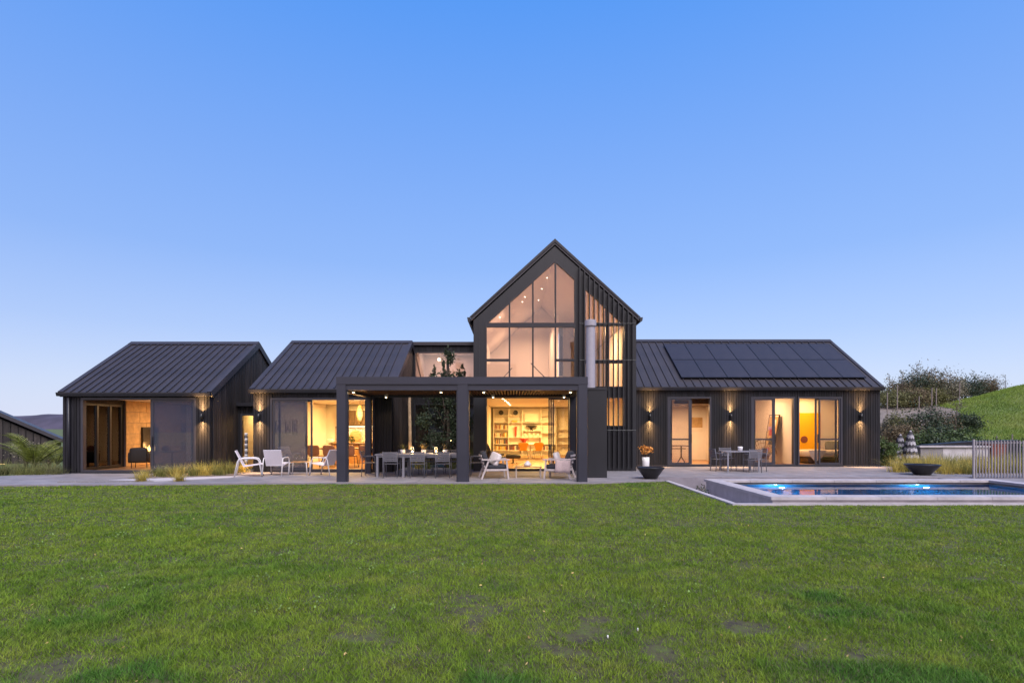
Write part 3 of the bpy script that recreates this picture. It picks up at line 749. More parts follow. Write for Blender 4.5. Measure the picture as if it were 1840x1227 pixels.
for sgn in (-1, 1):
    n = 20; first = None
    for i in range(n):
        ya = TY-.04+i*.6
        if first is None:
            mb = MB(); d = Vector((sgn*3.1, 0, TE-TA)).normalized(); nn = Vector((-d.z*sgn, 0, abs(d.x))) if True else 0
            nn = Vector((sgn*abs(d.z), 0, abs(d.x)))
            p = Vector((TC+sgn*.02, 0, TA-.01)); q = Vector((TC+sgn*3.08, 0, TE+.02))
            for h, y0, y1 in ((.02, .03, .598), (.055, 0, .028)):
                a, b, c_, e = p+nn*.001, q+nn*.001, q+nn*h, p+nn*h
                mb.prism([(a.x,a.z),(b.x,b.z),(c_.x,c_.z),(e.x,e.z)], 'y', ya+y0, ya+y1)
            first = mb.build('roof_panel', 'roof_metal', rf)
        else: same(first, 'roof_panel', ORG[first.name]+Vector((0,i*.6,0)), rf)
    fb = MB(); x0 = TC; x1 = TC+sgn*3.14
    fb.prism([(x0,TA-.03),(x1,TE-.03),(x1,TE+.045),(x0,TA+.085)], 'y', TY-.075, TY-.047); fb.build('barge_board', 'frame_metal', rf)
    xg = TC+sgn*3.12
    MB().prism([(xg,TE+.02),(xg+sgn*.11,TE+.03),(xg+sgn*.09,TE-.1),(xg,TE-.14)], 'y', TY-.07, TYB).build('gutter', 'frame_metal', rf)
# gable window: frame, mullions, panes
def sloped_frame(mb, x0, x1, z0, hd, w_, y0, y1, extra=()):
    mb.box(x0,x1,y0,y1,z0,z0+w_)
    br = [x0]+[e for e in extra if x0 < e < x1]+[x1]
    for a, b in zip(br[:-1], br[1:]): mb.prism([(a,hd(a)-w_*1.35),(b,hd(b)-w_*1.35),(b,hd(b)),(a,hd(a))], 'y', y0, y1)
    mb.prism([(x0,z0+w_),(x0+w_,z0+w_),(x0+w_,hd(x0+w_)-w_*1.3),(x0,hd(x0)-w_*1.3)], 'y', y0, y1)
    mb.prism([(x1-w_,z0+w_),(x1,z0+w_),(x1,hd(x1)-w_*1.3),(x1-w_,hd(x1-w_)-w_*1.3)], 'y', y0, y1)
    return mb
h2 = lambda x: thead(x)+.012
wf = sloped_frame(MB(), -.98, 2.34, 2.97, h2, .05, TY-.03, TY+.1, (TC,)).build('gable_window', 'frame_metal', house)
wf['label'] = 'tall glazed gable window divided by dark mullions'
T0, T1 = PZ(588,20), PZ(580,20)
mx = [PX(915.5,20), PX(957.5,20), PX(998,20)]
for x in mx:
    MB().prism([(x-.03,3.02),(x+.03,3.02),(x+.03,h2(x+.03)-.06),(x-.03,h2(x-.03)-.06)], 'y', TY-.024, TY+.09).build('mullion', 'frame_metal', wf)
xs_ = [-.93]+mx+[2.29]
for i in range(4):
    a, b = xs_[i]+(.03 if i else 0), xs_[i+1]-(.03 if i < 3 else 0)
    MB().box(a, b, TY-.02, TY+.085, T0, T1).build('transom', 'frame_metal', wf)
    pts = [(a,T1),(b,T1),(b,h2(b)-.065)]+([(TC,h2(TC)-.065)] if a < TC < b else [])+([(a,h2(a)-.065)] if h2(a)-.065 > T1+.02 else [])
    MB().prism(pts, 'y', TY+.03, TY+.045).build('pane', 'pane_tower', wf)
    if i in (0, 3):
        zt = PZ(647,20); MB().box(a, b, TY-.02, TY+.085, zt-.045, zt+.045).build('transom', 'frame_metal', wf)
        MB().box(a, b, TY+.03, TY+.045, 3.02, zt-.045).build('pane', 'pane_tower', wf)
        MB().box(a, b, TY+.03, TY+.045, zt+.045, T0).build('pane', 'pane_tower', wf)
    else: MB().box(a, b, TY+.03, TY+.045, 3.02, T0).build('pane', 'pane_tower', wf)
# screened stair window at right
wf = sloped_frame(MB(), 2.66, 4.18, 3.06, h2, .05, TY-.02, TY+.1).build('stair_window', 'frame_metal', house)
wf['label'] = 'tall window behind black vertical fins right of the gable window'
xm = PX(1090,20)
for z in (PZ(583,20), PZ(650,20)): MB().box(2.71, 4.13, TY-.015, TY+.09, z-.06, z+.06).build('transom', 'frame_metal', wf)
MB().prism([(xm-.04,3.11),(xm+.04,3.11),(xm+.04,h2(xm+.04)-.07),(xm-.04,h2(xm)-.07)], 'y', TY-.012, TY+.088).build('mullion', 'frame_metal', wf)
for z0, z1 in ((3.11, PZ(650,20)-.06), (PZ(650,20)+.06, PZ(583,20)-.06)):
    MB().box(2.71, xm-.04, TY+.03, TY+.045, z0, z1).build('pane', 'pane_tower', wf); MB().box(xm+.04, 4.13, TY+.03, TY+.045, z0, z1).build('pane', 'pane_tower', wf)
zt = PZ(583,20)+.06
MB().prism([(2.71,zt),(xm-.04,zt),(xm-.04,h2(xm-.04)-.07),(2.71,h2(2.71)-.07)], 'y', TY+.03, TY+.045).build('pane', 'pane_tower', wf)
MB().prism([(xm+.04,zt),(4.12,zt),(xm+.04,h2(xm+.04)-.07)], 'y', TY+.03, TY+.045).build('pane', 'pane_tower', wf)
wf = rect_frame(MB(), 3.42, 4.18, TY-.02, TY+.1, 1.62, 2.74, .05).build('lower_window', 'frame_metal', house)
MB().box(3.47, 4.13, TY+.03, TY+.045, 1.67, 2.69).build('pane', 'pane_tower', wf)
# vertical fins screening the right of the gable
for i in range(13):
    x = PX(1041,20)+i*.1765
    if x > TX1-.02: break
    MB().prism([(x-.017,.12),(x+.017,.12),(x+.017,ttop(x+.017)+.03),(x-.017,ttop(x-.017)+.03)], 'y', TY-.16, TY-.04).build('fin', 'panel_metal', house)
for z in (PZ(583,20), PZ(648,20), PZ(773,20)):
    MB().tube([(PX(1041,20)-.03,TY-.175,z),(TX1-.05,TY-.175,z)], .012, 6).build('fin_rod', 'frame_metal', house)
# living-room sliding door
sd = rect_frame(MB(), -.985, 2.22, TY-.03, TY+.14, .03, 2.74, .06).build('sliding_door', 'dark_steel', house)
for k_, (x0, x1) in enumerate(((1.34,2.12), (1.42,2.16), (1.5,2.16))): panel(sd, x0, x1, TY-.01+k_*.048, .09, 2.68, 'pane_clear', .05, .04, m='dark_steel')
# interior of the tower
room(TX0+.24, TX1-.24, TY+.2, 31.2, 2.76)
inner('upper_floor', TX0+.2, TX1-.2, TY+.22, TYB-.2, 2.84, 2.96, 'floor_wood')
for sgn in (-1, 1):
    x0 = TC+sgn*(TH-.26); MB().box(min(x0, x0+sgn*.05), max(x0, x0+sgn*.05), TY+.2, TYB-.25, 2.96, 5.55).build('interior_wall', 'plaster_white', house)
    MB().prism([(TC,TA-.34),(TC+sgn*2.76,TA-.34-tsl*2.76),(TC+sgn*2.76,TA-.28-tsl*2.76),(TC,TA-.28)], 'y', TY+.2, TYB-.25).build('ceiling', 'plaster_white', house)
wall('y', TX0+.26, TX1-.26, 29.4, 29.5, 2.96, lambda x: TA-.36-tsl*abs(x-TC), [(2.14,2.76,4.4,7.1)], m='plaster_white', boards=0, extra=(TC,), name='interior_wall')
inner('interior_wall', 1.98, 2.06, 24.0, 29.4, 2.96, 6.6, 'plaster_white')
inner('interior_wall', TX0+.26, .2, 25.6, 25.7, 2.96, 4.6, 'plaster')
hr = MB().tube([(-.75,20.9,3.05),(.0,21.9,4.0)], .02, 8); hr.tube([(.72,20.7,4.05),(1.45,21.3,3.4)], .02, 8)
for p in ((-.75,20.9),(1.45,21.3)): hr.tube([(p[0],p[1],2.96),(p[0],p[1],3.42)], .015, 6)
hr.build('stair_handrail', 'dark_steel', house)

# ---- bedroom wing (right)
WX0, WX1, WY = 4.6, 15.12, 22.3
W_ro, W_ri = 3.31, 5.72; WYR = 25.9; WYB = 29.5
doors = [(1200,1277,'L'), (1350,1427,'L'), (1434,1512,'R')]
dops = [(PX(a,WY), PX(b,WY), .05, 2.84) for a, b, _ in doors]
wall('y', WX0, WX1, WY, WY+.18, 0, W_ro-.1, dops)
wsl = (W_ri-W_ro)/(WYR-WY)
for x, d in ((WX1, -.18),):
    wall('x', WY+.18, WYB, x, x+d, 0, lambda y: W_ri-.16-wsl*abs(y-WYR), [], extra=(WYR,))
MB().box(WX0, WX1, WYB-.18, WYB, 0, 3.2).build('wall', 'timber_black', house)
gable_roof(WX0, WX1+.06, WY, WYR, W_ro, W_ri, .34, 'dark tray roof of the bedroom wing')
MB().box(WX0+.25, WX1+.01, WY-.06, WY-.021, -.012, .06).build('base_strip', 'frame_metal', house)
for (a, b, side), (x0, x1, z0, z1) in zip(doors, dops):
    sd = rect_frame(MB(), x0-.02, x1+.02, WY-.035, WY+.12, .03, 2.86, .065).build('sliding_door', 'door_metal', house)
    mid = (x0+x1)/2; rl = PZ(789,WY)
    if side == 'L':
        panel(sd, x0+.05, mid+.04, WY-.01, .1, 2.79, 'pane_tower', .06, .05, rail=rl); panel(sd, x0+.13, mid+.12, WY+.045, .1, 2.79, 'pane_clear', .06, .05); handle(sd, mid+.08, WY-.012, 1.15)
    else:
        panel(sd, mid-.04, x1-.05, WY-.01, .1, 2.79, 'pane_tower', .06, .05, rail=rl); panel(sd, mid-.16, x1-.16, WY+.045, .1, 2.79, 'pane_clear', .06, .05); handle(sd, mid-.1, WY-.012, 1.15)
room(WX0+.25, 9.35, WY+.18, 26.2, 3.02, z0=.05); room(9.47, 11.78, WY+.18, 26.2, 3.02, z0=.05); room(11.9, WX1-.25, WY+.18, 25.0, 3.02, z0=.05)
inner('bulkhead', 7.0, 9.35, 23.4, 26.2, 2.62, 3.02, 'dark_cabinet')
inner("feature_wall", 11.92, 14.2, 24.96, 24.998, .05, 2.27, "plaster_yellow")

# ---- room fill: area lamps added under the ceilings, no fixtures modelled
WARM = (1, .6, .19); SOFT = (1, .6, .28); PEACH = (1, .6, .3)
def room_fill(x, y, z, p, col, sx=1.2, sy=1.2): return light('room_fill', 'AREA', (x,y,z), p, col, None, (sx, sy))
room_fill(-13.2, 23.2, 2.6, 95, (1,.62,.3))
room_fill(-6.9, 22.0, 2.66, 130, WARM); room_fill(-6.9, 24.9, 2.66, 125, WARM)
room_fill(-9.95, 22.0, 2.3, 12, WARM, .4, .4)
room_fill(-2.9, 25.0, 5.0, 16, (1,.58,.45))
room_fill(1.2, 23.2, 2.7, 140, WARM); room_fill(1.2, 28.6, 2.7, 170, WARM)
room_fill(.6, 22.6, 6.4, 44, (1,.6,.38)); room_fill(.8, 27.0, 6.4, 62, (1,.6,.34)); room_fill(3.2, 22.6, 5.6, 95, (1,.62,.26), .8, .8)
room_fill(7.9, 24.0, 2.56, 75, PEACH); room_fill(10.5, 24.0, 2.95, 58, PEACH); room_fill(13.2, 24.0, 2.95, 42, (1,.6,.24))
room_fill(5.9, 24.0, 2.95, 25, PEACH)

# ------------------------------------------------------------------ solar panels on the wing roof
f_roof = lambda t: (WY+(WYR-WY)*t, W_ro+(W_ri-W_ro)*t)
wn_ = Vector((0, -(W_ri-W_ro), WYR-WY)).normalized()
sx0, sx1 = 7.08, 14.8; pw = (sx1-sx0)/8
for r_, (t0, t1) in enumerate(((.115,.487), (.493,.865))):
    for c_ in range(8):
        x0 = sx0+c_*pw; x1 = x0+pw-.018
        (ya, za), (yb, zb) = f_roof(t0), f_roof(t1)
        def slab(mb, xa, xb, t0_, t1_, h0, h1):
            (y0, z0), (y1, z1) = f_roof(t0_), f_roof(t1_)
            P = [Vector((0,y0,z0))+wn_*h0, Vector((0,y1,z1))+wn_*h0, Vector((0,y1,z1))+wn_*h1, Vector((0,y0,z0))+wn_*h1]
            return mb.prism([(p.y, p.z) for p in P], 'x', xa, xb)
        t = tag(empty('solar_panel', (x0, ya, za+.09)), 'black solar panel in the %s row on the roof, %s from the tower' % ('lower' if r_ == 0 else 'upper', ORD[c_]), 'solar panel', 'solar panels on the right roof')
        slab(MB(), x0+.012, x1-.012, t0+.003, t1-.003, .10, .132).build('cell_sheet', 'cell_black', t)
        fr = MB(); slab(fr, x0, x0+.012, t0, t1, .095, .136); slab(fr, x1-.012, x1, t0, t1, .095, .136); slab(fr, x0+.012, x1-.012, t0, t0+.003, .095, .136); slab(fr, x0+.012, x1-.012, t1-.003, t1, .095, .136)
        fr.build('frame', 'metal_grey' if False else 'frame_metal', t)
        rl_ = MB()
        for q in (.25, .75): tm = t0+(t1-t0)*q; slab(rl_, x0, x1, tm-.005, tm+.005, .055, .095)
        rl_.build('mounting_rail', 'dark_steel', t)

# ------------------------------------------------------------------ wall sconces
def sconce(px, wy, label, col=(1,.55,.2), py=748):
    x = PX(px, wy); z = PZ(py, wy); t = tag(empty('wall_sconce', (x, wy-.02, z)), label, 'wall light', 'up and down wall sconces')
    MB().box(x-.045, x+.045, wy-.05, wy-.022, z-.05, z+.05).build('bracket', 'dark_steel', t)
    y = wy-.11
    MB().lathe([(.038,z-.1),(.045,z-.1),(.045,z+.1),(.038,z+.1),(.038,z+.07),(.001,z+.07)], 16, (x,y)).build('body', 'dark_steel', t, True)
    for s in (-1, 1):
        MB().lathe([(.001,z+s*.09),(.034,z+s*.09),(.034,z+s*.088),(.001,z+s*.088)], 14, (x,y)).build('lens', 'glow_warm', t)
        light('sconce_lamp', 'SPOT', (x, y, z+s*.125), 300, col, t, .02, (0 if s < 0 else math.pi, 0, 0), 56, 1)
        light('sconce_lamp', 'SPOT', (x, y, z+s*.13), 80, col, t, .02, (0 if s < 0 else math.pi, 0, 0), 120, 1)
sconce(365, AY, 'black up-down wall light right of the left pavilion sliding door')
sconce(467, BY, 'black up-down wall light left of the kitchen sliding door')
sconce(1167, WY, 'black up-down wall light beside the tower, above the vase of orange flowers')
sconce(1312, WY, 'black up-down wall light above the small patio table')
sconce(1545, WY, 'black up-down wall light near the far right corner of the house')

# ------------------------------------------------------------------ pergola
PY0, PY1 = 15.95, 19.24; PXL, PXR = -5.16, 2.22
pg = tag(empty('pergola', (-1.47, 17.6, 0)), 'dark metal pergola with three front posts over the dining and lounge seating', 'pergola')
for x0, w_ in ((PXL,.27), (PX(822,PY0),.3), (PXR-.27,.27)):
    p = MB().box(x0, x0+w_, PY0, PY0+.26, 0, 2.87)
    p.box(x0+w_, x0+w_+.035, PY0+.05, PY0+.2, 0, 2.7) if x0 < 1 else p.box(x0-.035, x0, PY0+.05, PY0+.2, 0, 2.7)
    if -2 < x0 < 0: p.box(x0-.035, x0, PY0+.05, PY0+.2, 0, 2.7)
    p.build('post', 'pergola_metal', pg)
for x0 in (PXL+.003, PXR-.2): MB().box(x0, x0+.2, PY1-.22, PY1-.02, 0, 2.66).build('post', 'pergola_metal', pg)
MB().box(PXL-.01, PXR+.01, PY0-.01, PY0+.28, 2.872, 3.09).build('beam', 'pergola_metal', pg)
MB().box(PXL+.27, PX(822,PY0), PY0+.03, PY0+.24, 2.7, 2.868).build('beam', 'pergola_metal', pg)
MB().box(PX(822,PY0)+.3, PXR-.27, PY0+.03, PY0+.24, 2.7, 2.868).build('beam', 'pergola_metal', pg)
for x0 in (PXL, PXR-.2): MB().box(x0, x0+.2, PY0+.282, PY1-.202, 2.66, 3.05).build('beam', 'pergola_metal', pg)
MB().box(PX(822,PY0)+.05, PX(822,PY0)+.25, PY0+.282, PY1-.202, 2.68, 3.02).build('beam', 'pergola_metal', pg)
MB().box(PXL, PXR, PY1-.2, PY1, 2.662, 3.05).build('beam', 'pergola_metal', pg)
MB().box(PXL+.2, PXR-.2, PY0+.3, PY1-.21, 2.96, 3.0).build('roof_sheet', 'dark_steel', pg)
sl0 = None
for a, b in ((PXL+.24, PX(822,PY0)+.04), (PX(822,PY0)+.27, PXR-.24)):
    x = a
    while x < b-.04:
        if sl0 is None:
            sl0 = MB().box(x, x+.04, PY0+.3, PY1-.22, 2.74, 2.86).build('ceiling_slat', 'slat_wood', pg); s0 = ORG[sl0.name]; xs0 = x
        else: same(sl0, 'ceiling_slat', s0+Vector((x-xs0,0,0)), pg)
        x += .098
def downlight(x, y, z, label, p=6, grp='downlights under the pergola', r=.035):
    t = tag(empty('downlight', (x,y,z)), label, 'downlight', grp)
    MB().lathe([(r,z),(r+.018,z),(r+.018,z+.088),(r,z+.088)], 16, (x,y)).build('trim', 'metal_white', t)
    MB().lathe([(.001,z-.018),(r*.7,z-.012),(r,z+.002),(.001,z+.004)], 16, (x,y)).build('lens', 'glow_warm', t)
    if p: light('downlight_lamp', 'SPOT', (x, y, z-.03), p, (1,.68,.36), t, .03, (0,0,0), 110, .6)
for k_, (x, y, wh) in enumerate(((-4.78,16.35,'front, over the left end of the dining table'), (-2.14,16.35,'front, left of the middle post'), (-.85,16.35,'front, right of the middle post'), (1.76,16.35,'front, beside the right post'),
        (-4.4,18.95,'back, by the kitchen corner'), (-.66,18.95,'back, above the bookshelf opening'), (1.82,18.95,'back, beside the right side beam'))):
    downlight(x, y, 2.655, 'lit downlight in the pergola ceiling, '+wh, 10)

# ------------------------------------------------------------------ outdoor fireplace
fp = tag(empty('outdoor_fireplace', (2.72, 17.7, 0)), 'black steel outdoor fireplace block with tall silver flue right of the pergola', 'fireplace')
MB().box(2.42, 3.03, 17.3, 18.25, 0, 2.8).build('chimney_block', 'panel_metal', fp)
MB().box(2.4, 3.05, 17.28, 18.27, 2.8, 2.87).build('cap_plate', 'frame_metal', fp)
fl = MB().tube([(2.57,17.75,2.87),(2.57,17.75,4.0)], .15, 28, False); fl.tube([(2.57,17.75,3.99),(2.57,17.75,4.95)], .148, 28, False); fl.tube([(2.57,17.75,3.97),(2.57,17.75,4.02)], .154, 28, False)
fl = fl.build('flue', 'steel_flue', fp, True)
MB().lathe([(.18,4.9),(.187,4.92),(.187,5.09),(.18,5.1),(.1,5.12),(.001,5.12)], 24, (2.57,17.75)).build('flue_cap', 'steel_flue', fl)

# ------------------------------------------------------------------ outdoor furniture
def finish(root, loc, rz): root.location = loc; root.rotation_euler = (0,0,R(rz)); return root
def sling_chair(label, loc, rz):
    t = tag(empty('lounge_chair', (0,0,0)), label, 'chair', 'white sling lounge chairs')
    for s in (-1, 1):
        x = s*.31
        MB().tube([(x,.36,0),(x,.27,.5),(x,.22,.575),(x,.12,.6),(x,-.2,.6),(x,-.32,.58),(x,-.36,.5),(x,-.46,0)], .018, 8).build('side_frame', 'metal_white', t, True)
        MB().lathe([(.022,0),(.022,.02),(.018,.025)], 10, (x,.36)).build('foot', 'dark_steel', t)
    MB().prism([(.36,.40),(.36,.42),(-.2,.345),(-.2,.325)], 'x', -.285, .285).build('seat', 'sling_white', t)
    MB().prism([(-.19,.325),(-.17,.34),(-.42,.86),(-.445,.85)], 'x', -.285, .285).build('backrest', 'sling_white', t)
    MB().tube([(-.3,.355,.4),(.3,.355,.4)], .014, 6).build('front_rail', 'metal_white', t)
    return finish(t, loc, rz)
sling_chair('white sling lounge chair turned right, nearest the grass bed', (-8.6,17.85,0), -68)
sling_chair('white sling lounge chair seen from behind, between chair and low table', (-7.93,18.3,0), 4)
sling_chair('white sling lounge chair turned left, beside the left pergola post', (-6.35,18.35,0), 72)
t = tag(empty('side_table', (0,0,0)), 'low timber topped side table with white legs between the lounge chairs', 'side table')
tp = MB()
for i in range(4): MB().box(-.26, .26, -.25+i*.128, -.25+i*.128+.118, .43, .45).build('top_slat', 'timber_warm', t)
for s in (-1, 1): MB().tube([(s*.3,-.25,0),(s*.27,-.25,.42),(s*.24,-.25,.425),(s*.24,.25,.425),(s*.27,.25,.42),(s*.3,.25,0)], .018, 8).build('leg_frame', 'metal_white', t, True)
finish(t, (-7.2,18.4,0), 8)
for k_, x in enumerate((-7.28,-7.1)):
    g = tag(empty('wine_glass', (x,18.38,.455)), 'clear wine glass on the low side table, %s of the two' % ('left' if k_ == 0 else 'right'), 'wine glass', 'wine glasses on the side table')
    MB().lathe([(.035,.455),(.035,.459),(.004,.465),(.004,.55),(.03,.59),(.038,.63),(.033,.67)], 14, (x,18.38)).build('glass_body', 'glass_thin', g, True)
def slat_chair(label, loc, rz, grp, m='metal_grey', arms=True):
    t = tag(empty('dining_chair', (0,0,0)), label, 'chair', grp)
    for s in (-1, 1):
        MB().tube([(s*.23,.22,0),(s*.23,.21,.45)]+([(s*.24,.2,.64),(s*.24,.12,.66),(s*.24,-.2,.66)] if arms else []), .013, 6).build('leg', m, t, True)
        MB().tube([(s*.22,-.24,0),(s*.225,-.21,.45),(s*.22,-.28,.84)], .013, 6).build('leg', m, t, True)
    for i in range(6): MB().box(-.215, .215, -.2+i*.07, -.2+i*.07+.058, .435, .45).build('seat_slat', m, t)
    for i in range(5):
        z = .52+i*.064; y = -.214-.066*(z-.45)/.39
        MB().box(-.212, .212, y-.008, y+.006, z, z+.05).build('back_slat', m, t)
    MB().tube([(-.22,.2,.43),(.22,.2,.43)], .011, 6).build('stretcher', m, t)
    return finish(t, loc, rz)
t = tag(empty('dining_table', (0,0,0)), 'long pale metal dining table set under the pergola', 'table')
MB().box(-1.5,1.5,-.48,.48,.71,.745).build('table_top', 'table_white', t)
ap = MB(); ap.box(-1.44,1.44,-.44,-.41,.64,.71); ap.box(-1.44,1.44,.41,.44,.64,.71); ap.box(-1.44,-1.41,-.41,.41,.64,.71); ap.box(1.41,1.44,-.41,.41,.64,.71); ap.build('apron', 'table_white', t)
for x in (-1.46,-.62,1.39):
    for y in (-.46,.39): MB().box(x,x+.07,y,y+.07,0,.64 if abs(x) < 1 else .708).build('leg', 'table_white', t)
finish(t, (-2.92,17.95,0), 0)
for k_, x in enumerate((-3.86,-3.0,-2.2)): slat_chair('grey slatted dining chair with its back to the lawn, %s from the left' % ORD[k_], (x,17.42,0), 0, 'chairs at the long dining table')
slat_chair('grey slatted chair at the left end of the long dining table', (-4.68,17.95,0), -90, 'chairs at the long dining table')
slat_chair('grey slatted chair at the right end of the long table, behind the middle post', (-1.15,17.95,0), 90, 'chairs at the long dining table')
for k_, x in enumerate((-3.75,-2.95,-2.1)): slat_chair('grey slatted chair on the house side of the long table, %s from the left' % ORD[k_], (x,18.72,0), 180, 'chairs at the long dining table')
for k_, x in enumerate((-3.28,-2.5)):
    ln = tag(empty('table_lantern', (x,17.85,.746)), 'glowing glass table lantern on the dining table, %s of the two' % ('left' if k_ == 0 else 'right'), 'lantern', 'lanterns on the dining table')
    MB().lathe([(.06,.746),(.08,.76),(.085,.82),(.06,.87),(.035,.885)], 16, (x,17.85)).build('glass_globe', 'glass_thin', ln, True)
    MB().lathe([(.001,.76),(.028,.77),(.032,.815),(.001,.85)], 12, (x,17.85)).build('flame', 'glow_candle', ln, True)
    MB().tube([(x-.05,17.85,.87),(x-.03,17.85,.96),(x+.03,17.85,.96),(x+.05,17.85,.87)], .006, 6).build('handle', 'metal_white', ln)
    light('lantern_lamp', 'POINT', (x,17.78,.9), 5, (1,.62,.25), ln, .05)
for k_, (x, mt) in enumerate(((-3.62,'leaf_olive'), (-2.93,'straw'), (-2.22,'leaf_brown'))):
    pt = tag(empty('flower_pot', (x,18.0,.746)), ['small white pot of olive twigs left of the left lantern', 'small white pot of golden straw between the two lanterns', 'small white pot of dark twigs right of the right lantern'][k_], 'plant pot', 'pots on the dining table')
    MB().lathe([(.05,.746),(.075,.75),(.08,.87),(.07,.87),(.065,.84),(.001,.84)], 16, (x,18.0)).build('pot', 'ceramic_white', pt, True)
    V, Fq, tt = blades((x,18.0,.84), 60, .32, .05, .012, .7); mesh_np('twigs', V, Fq, mt, pt, tt)
for k_, (x, y) in enumerate(((-4.1,17.7),(-3.86,18.1),(-2.7,17.65),(-1.95,17.7),(-1.7,18.1))):
    pl = MB().lathe([(.04,.747),(.1,.75),(.13,.765),(.125,.767),(.09,.756),(.001,.755)], 20, (x,y)); o = pl.build('plate', 'ceramic_white', None, True)
    tag(o, 'white dinner plate on the long table, %s from the left' % ORD[k_], 'plate', 'plates on the dining table')
for k_, x in enumerate((-4.02,-2.06)):
    o = MB().lathe([(.03,.746),(.033,.75),(.036,.85),(.031,.85),(.028,.76),(.001,.755)], 12, (x,17.95)).build('drinking_glass', 'glass_thin', None, True)
    tag(o, 'drinking glass near the %s end of the long dining table' % ('left' if k_ == 0 else 'right'), 'glass')
# timber armchairs
def armchair(label, loc, rz, throw):
    t = tag(empty('armchair', (0,0,0)), label, 'armchair', 'timber outdoor armchairs')
    for s in (-1, 1):
        x = s*.36
        MB().bar((x,.38,0),(x,.32,.58),.05,.06,(1,0,0)).build('leg', 'timber_grey', t)
        MB().bar((x,-.46,0),(x,-.24,.58),.05,.06,(1,0,0)).build('leg', 'timber_grey', t)
        MB().box(x-.045,x+.045,-.46,.42,.58,.62).build('armrest', 'timber_grey', t)
        MB().box(x-.02,x+.02,-.36,.34,.25,.31).build('side_rail', 'timber_grey', t)
    MB().box(-.34,.34,.28,.32,.24,.31).build('front_rail', 'timber_grey', t); MB().box(-.34,.34,-.36,-.32,.24,.31).build('back_rail', 'timber_grey', t)
    for i in range(4): z = .36+i*.11; MB().box(-.335,.335,-.37-.035*i,-.345-.035*i,z,z+.06).build('back_slat', 'timber_grey', t)
    MB().pillow(-.33,.33,-.32,.36,.3,.45).build('seat_cushion', 'cushion_dark', t, True)
    b = MB().pillow(-.32,.32,-.08,.08,0,.46); b.xf(Matrix.Translation((0,-.26,.42)) @ Matrix.Rotation(R(18),4,'X')); b.build('back_cushion', 'cushion_dark', t, True)
    return finish(t, loc, rz), t
armchair('timber armchair with white cushion, left of the low coffee table', (-.55,17.25,0), -80, 0)
armchair('timber armchair with pink throw over its side, right of the coffee table', (1.48,17.2,0), 72, 1)
def soft(name, m, size, loc, rot, label, cat):
    o = MB().pillow(-size[0]/2,size[0]/2,-size[1]/2,size[1]/2,0,size[2]).build(name, m, None, True); o.location = loc; o.rotation_euler = [R(a) for a in rot]
    return tag(o, label, cat)
soft('scatter_cushion', 'fabric_white', (.42,.14,.4), (-.62,17.05,.44), (-20,14,-50), 'white scatter cushion on the left timber armchair', 'cushion')
soft('scatter_cushion', 'cushion_brown', (.42,.14,.4), (-.72,17.38,.44), (-16,0,-80), 'brown scatter cushion on the left timber armchair', 'cushion')
soft('scatter_cushion', 'fabric_white', (.4,.14,.38), (1.5,17.3,.45), (-18,0,70), 'pale scatter cushion on the right timber armchair', 'cushion')
th = MB(); cols = 9; 
for i in range(cols):
    for j, (y, z) in enumerate(((-.16,.42),(-.02,.632),(.06,.636),(.11,.5),(.12,.3),(.115,.2))):
        th.v.append((-.24+i*.06, y+.012*math.sin(i*1.7+j), z+.006*math.sin(i*2.3)))
th.f = [(i*6+j, i*6+6+j, i*6+7+j, i*6+j+1) for i in range(cols-1) for j in range(5)]
o = th.build('throw_blanket', 'throw_pink', None, True); sm = o.modifiers.new('thickness', 'SOLIDIFY'); sm.thickness = .018
o.location = (1.6,16.84,.2); o.rotation_euler = (0,0,R(162+0)); tag(o, 'dusty pink throw blanket hanging over the right armchair arm', 'blanket')
t = tag(empty('coffee_table', (.5,17.5,0)), 'low coffee table with timber top between the two armchairs', 'coffee table')
MB().box(.1,.95,17.2,17.8,.33,.365).build('table_top', 'timber_warm', t)
for x in (.12,.9):
    for y in (17.22,17.75): MB().box(x,x+.03,y,y+.03,0,.33).build('leg', 'timber_grey', t)
o = MB().lathe([(.001,.366),(.09,.366),(.13,.4),(.11,.44),(.06,.5),(.03,.53),(.001,.54)], 16, (.5,17.45)).build('ornament', 'ceramic_white', None, True); tag(o, 'white ornament on the low coffee table', 'ornament')
# small table group by the bedroom wing
t = tag(empty('patio_table', (0,0,0)), 'small pale square table in front of the bedroom wing', 'table')
MB().box(-.62,.62,-.4,.4,.715,.74).build('table_top', 'table_white', t)
for x in (-.58,.53):
    for y in (-.38,.33): MB().box(x,x+.05,y,y+.05,0,.715).build('leg', 'table_white', t)
finish(t, (8.33,19.9,0), 0)
for l_, x, y, rz in (('left end of', 7.62,19.95,-84), ('right end of', 9.02,19.95,88), ('house side of', 8.15,20.5,180), ('pool side of', 8.6,19.42,0)):
    slat_chair('grey slatted chair at the %s the small patio table' % l_, (x,y,0), rz, 'chairs at the small patio table', 'metal_grey')
o = MB().lathe([(.055,.741),(.075,.745),(.085,.86),(.09,.9),(.08,.9),(.07,.8),(.001,.78)], 18, (8.37,19.9)).build('jug', 'ceramic_white', None, True); tag(o, 'white jug on the small patio table', 'jug')
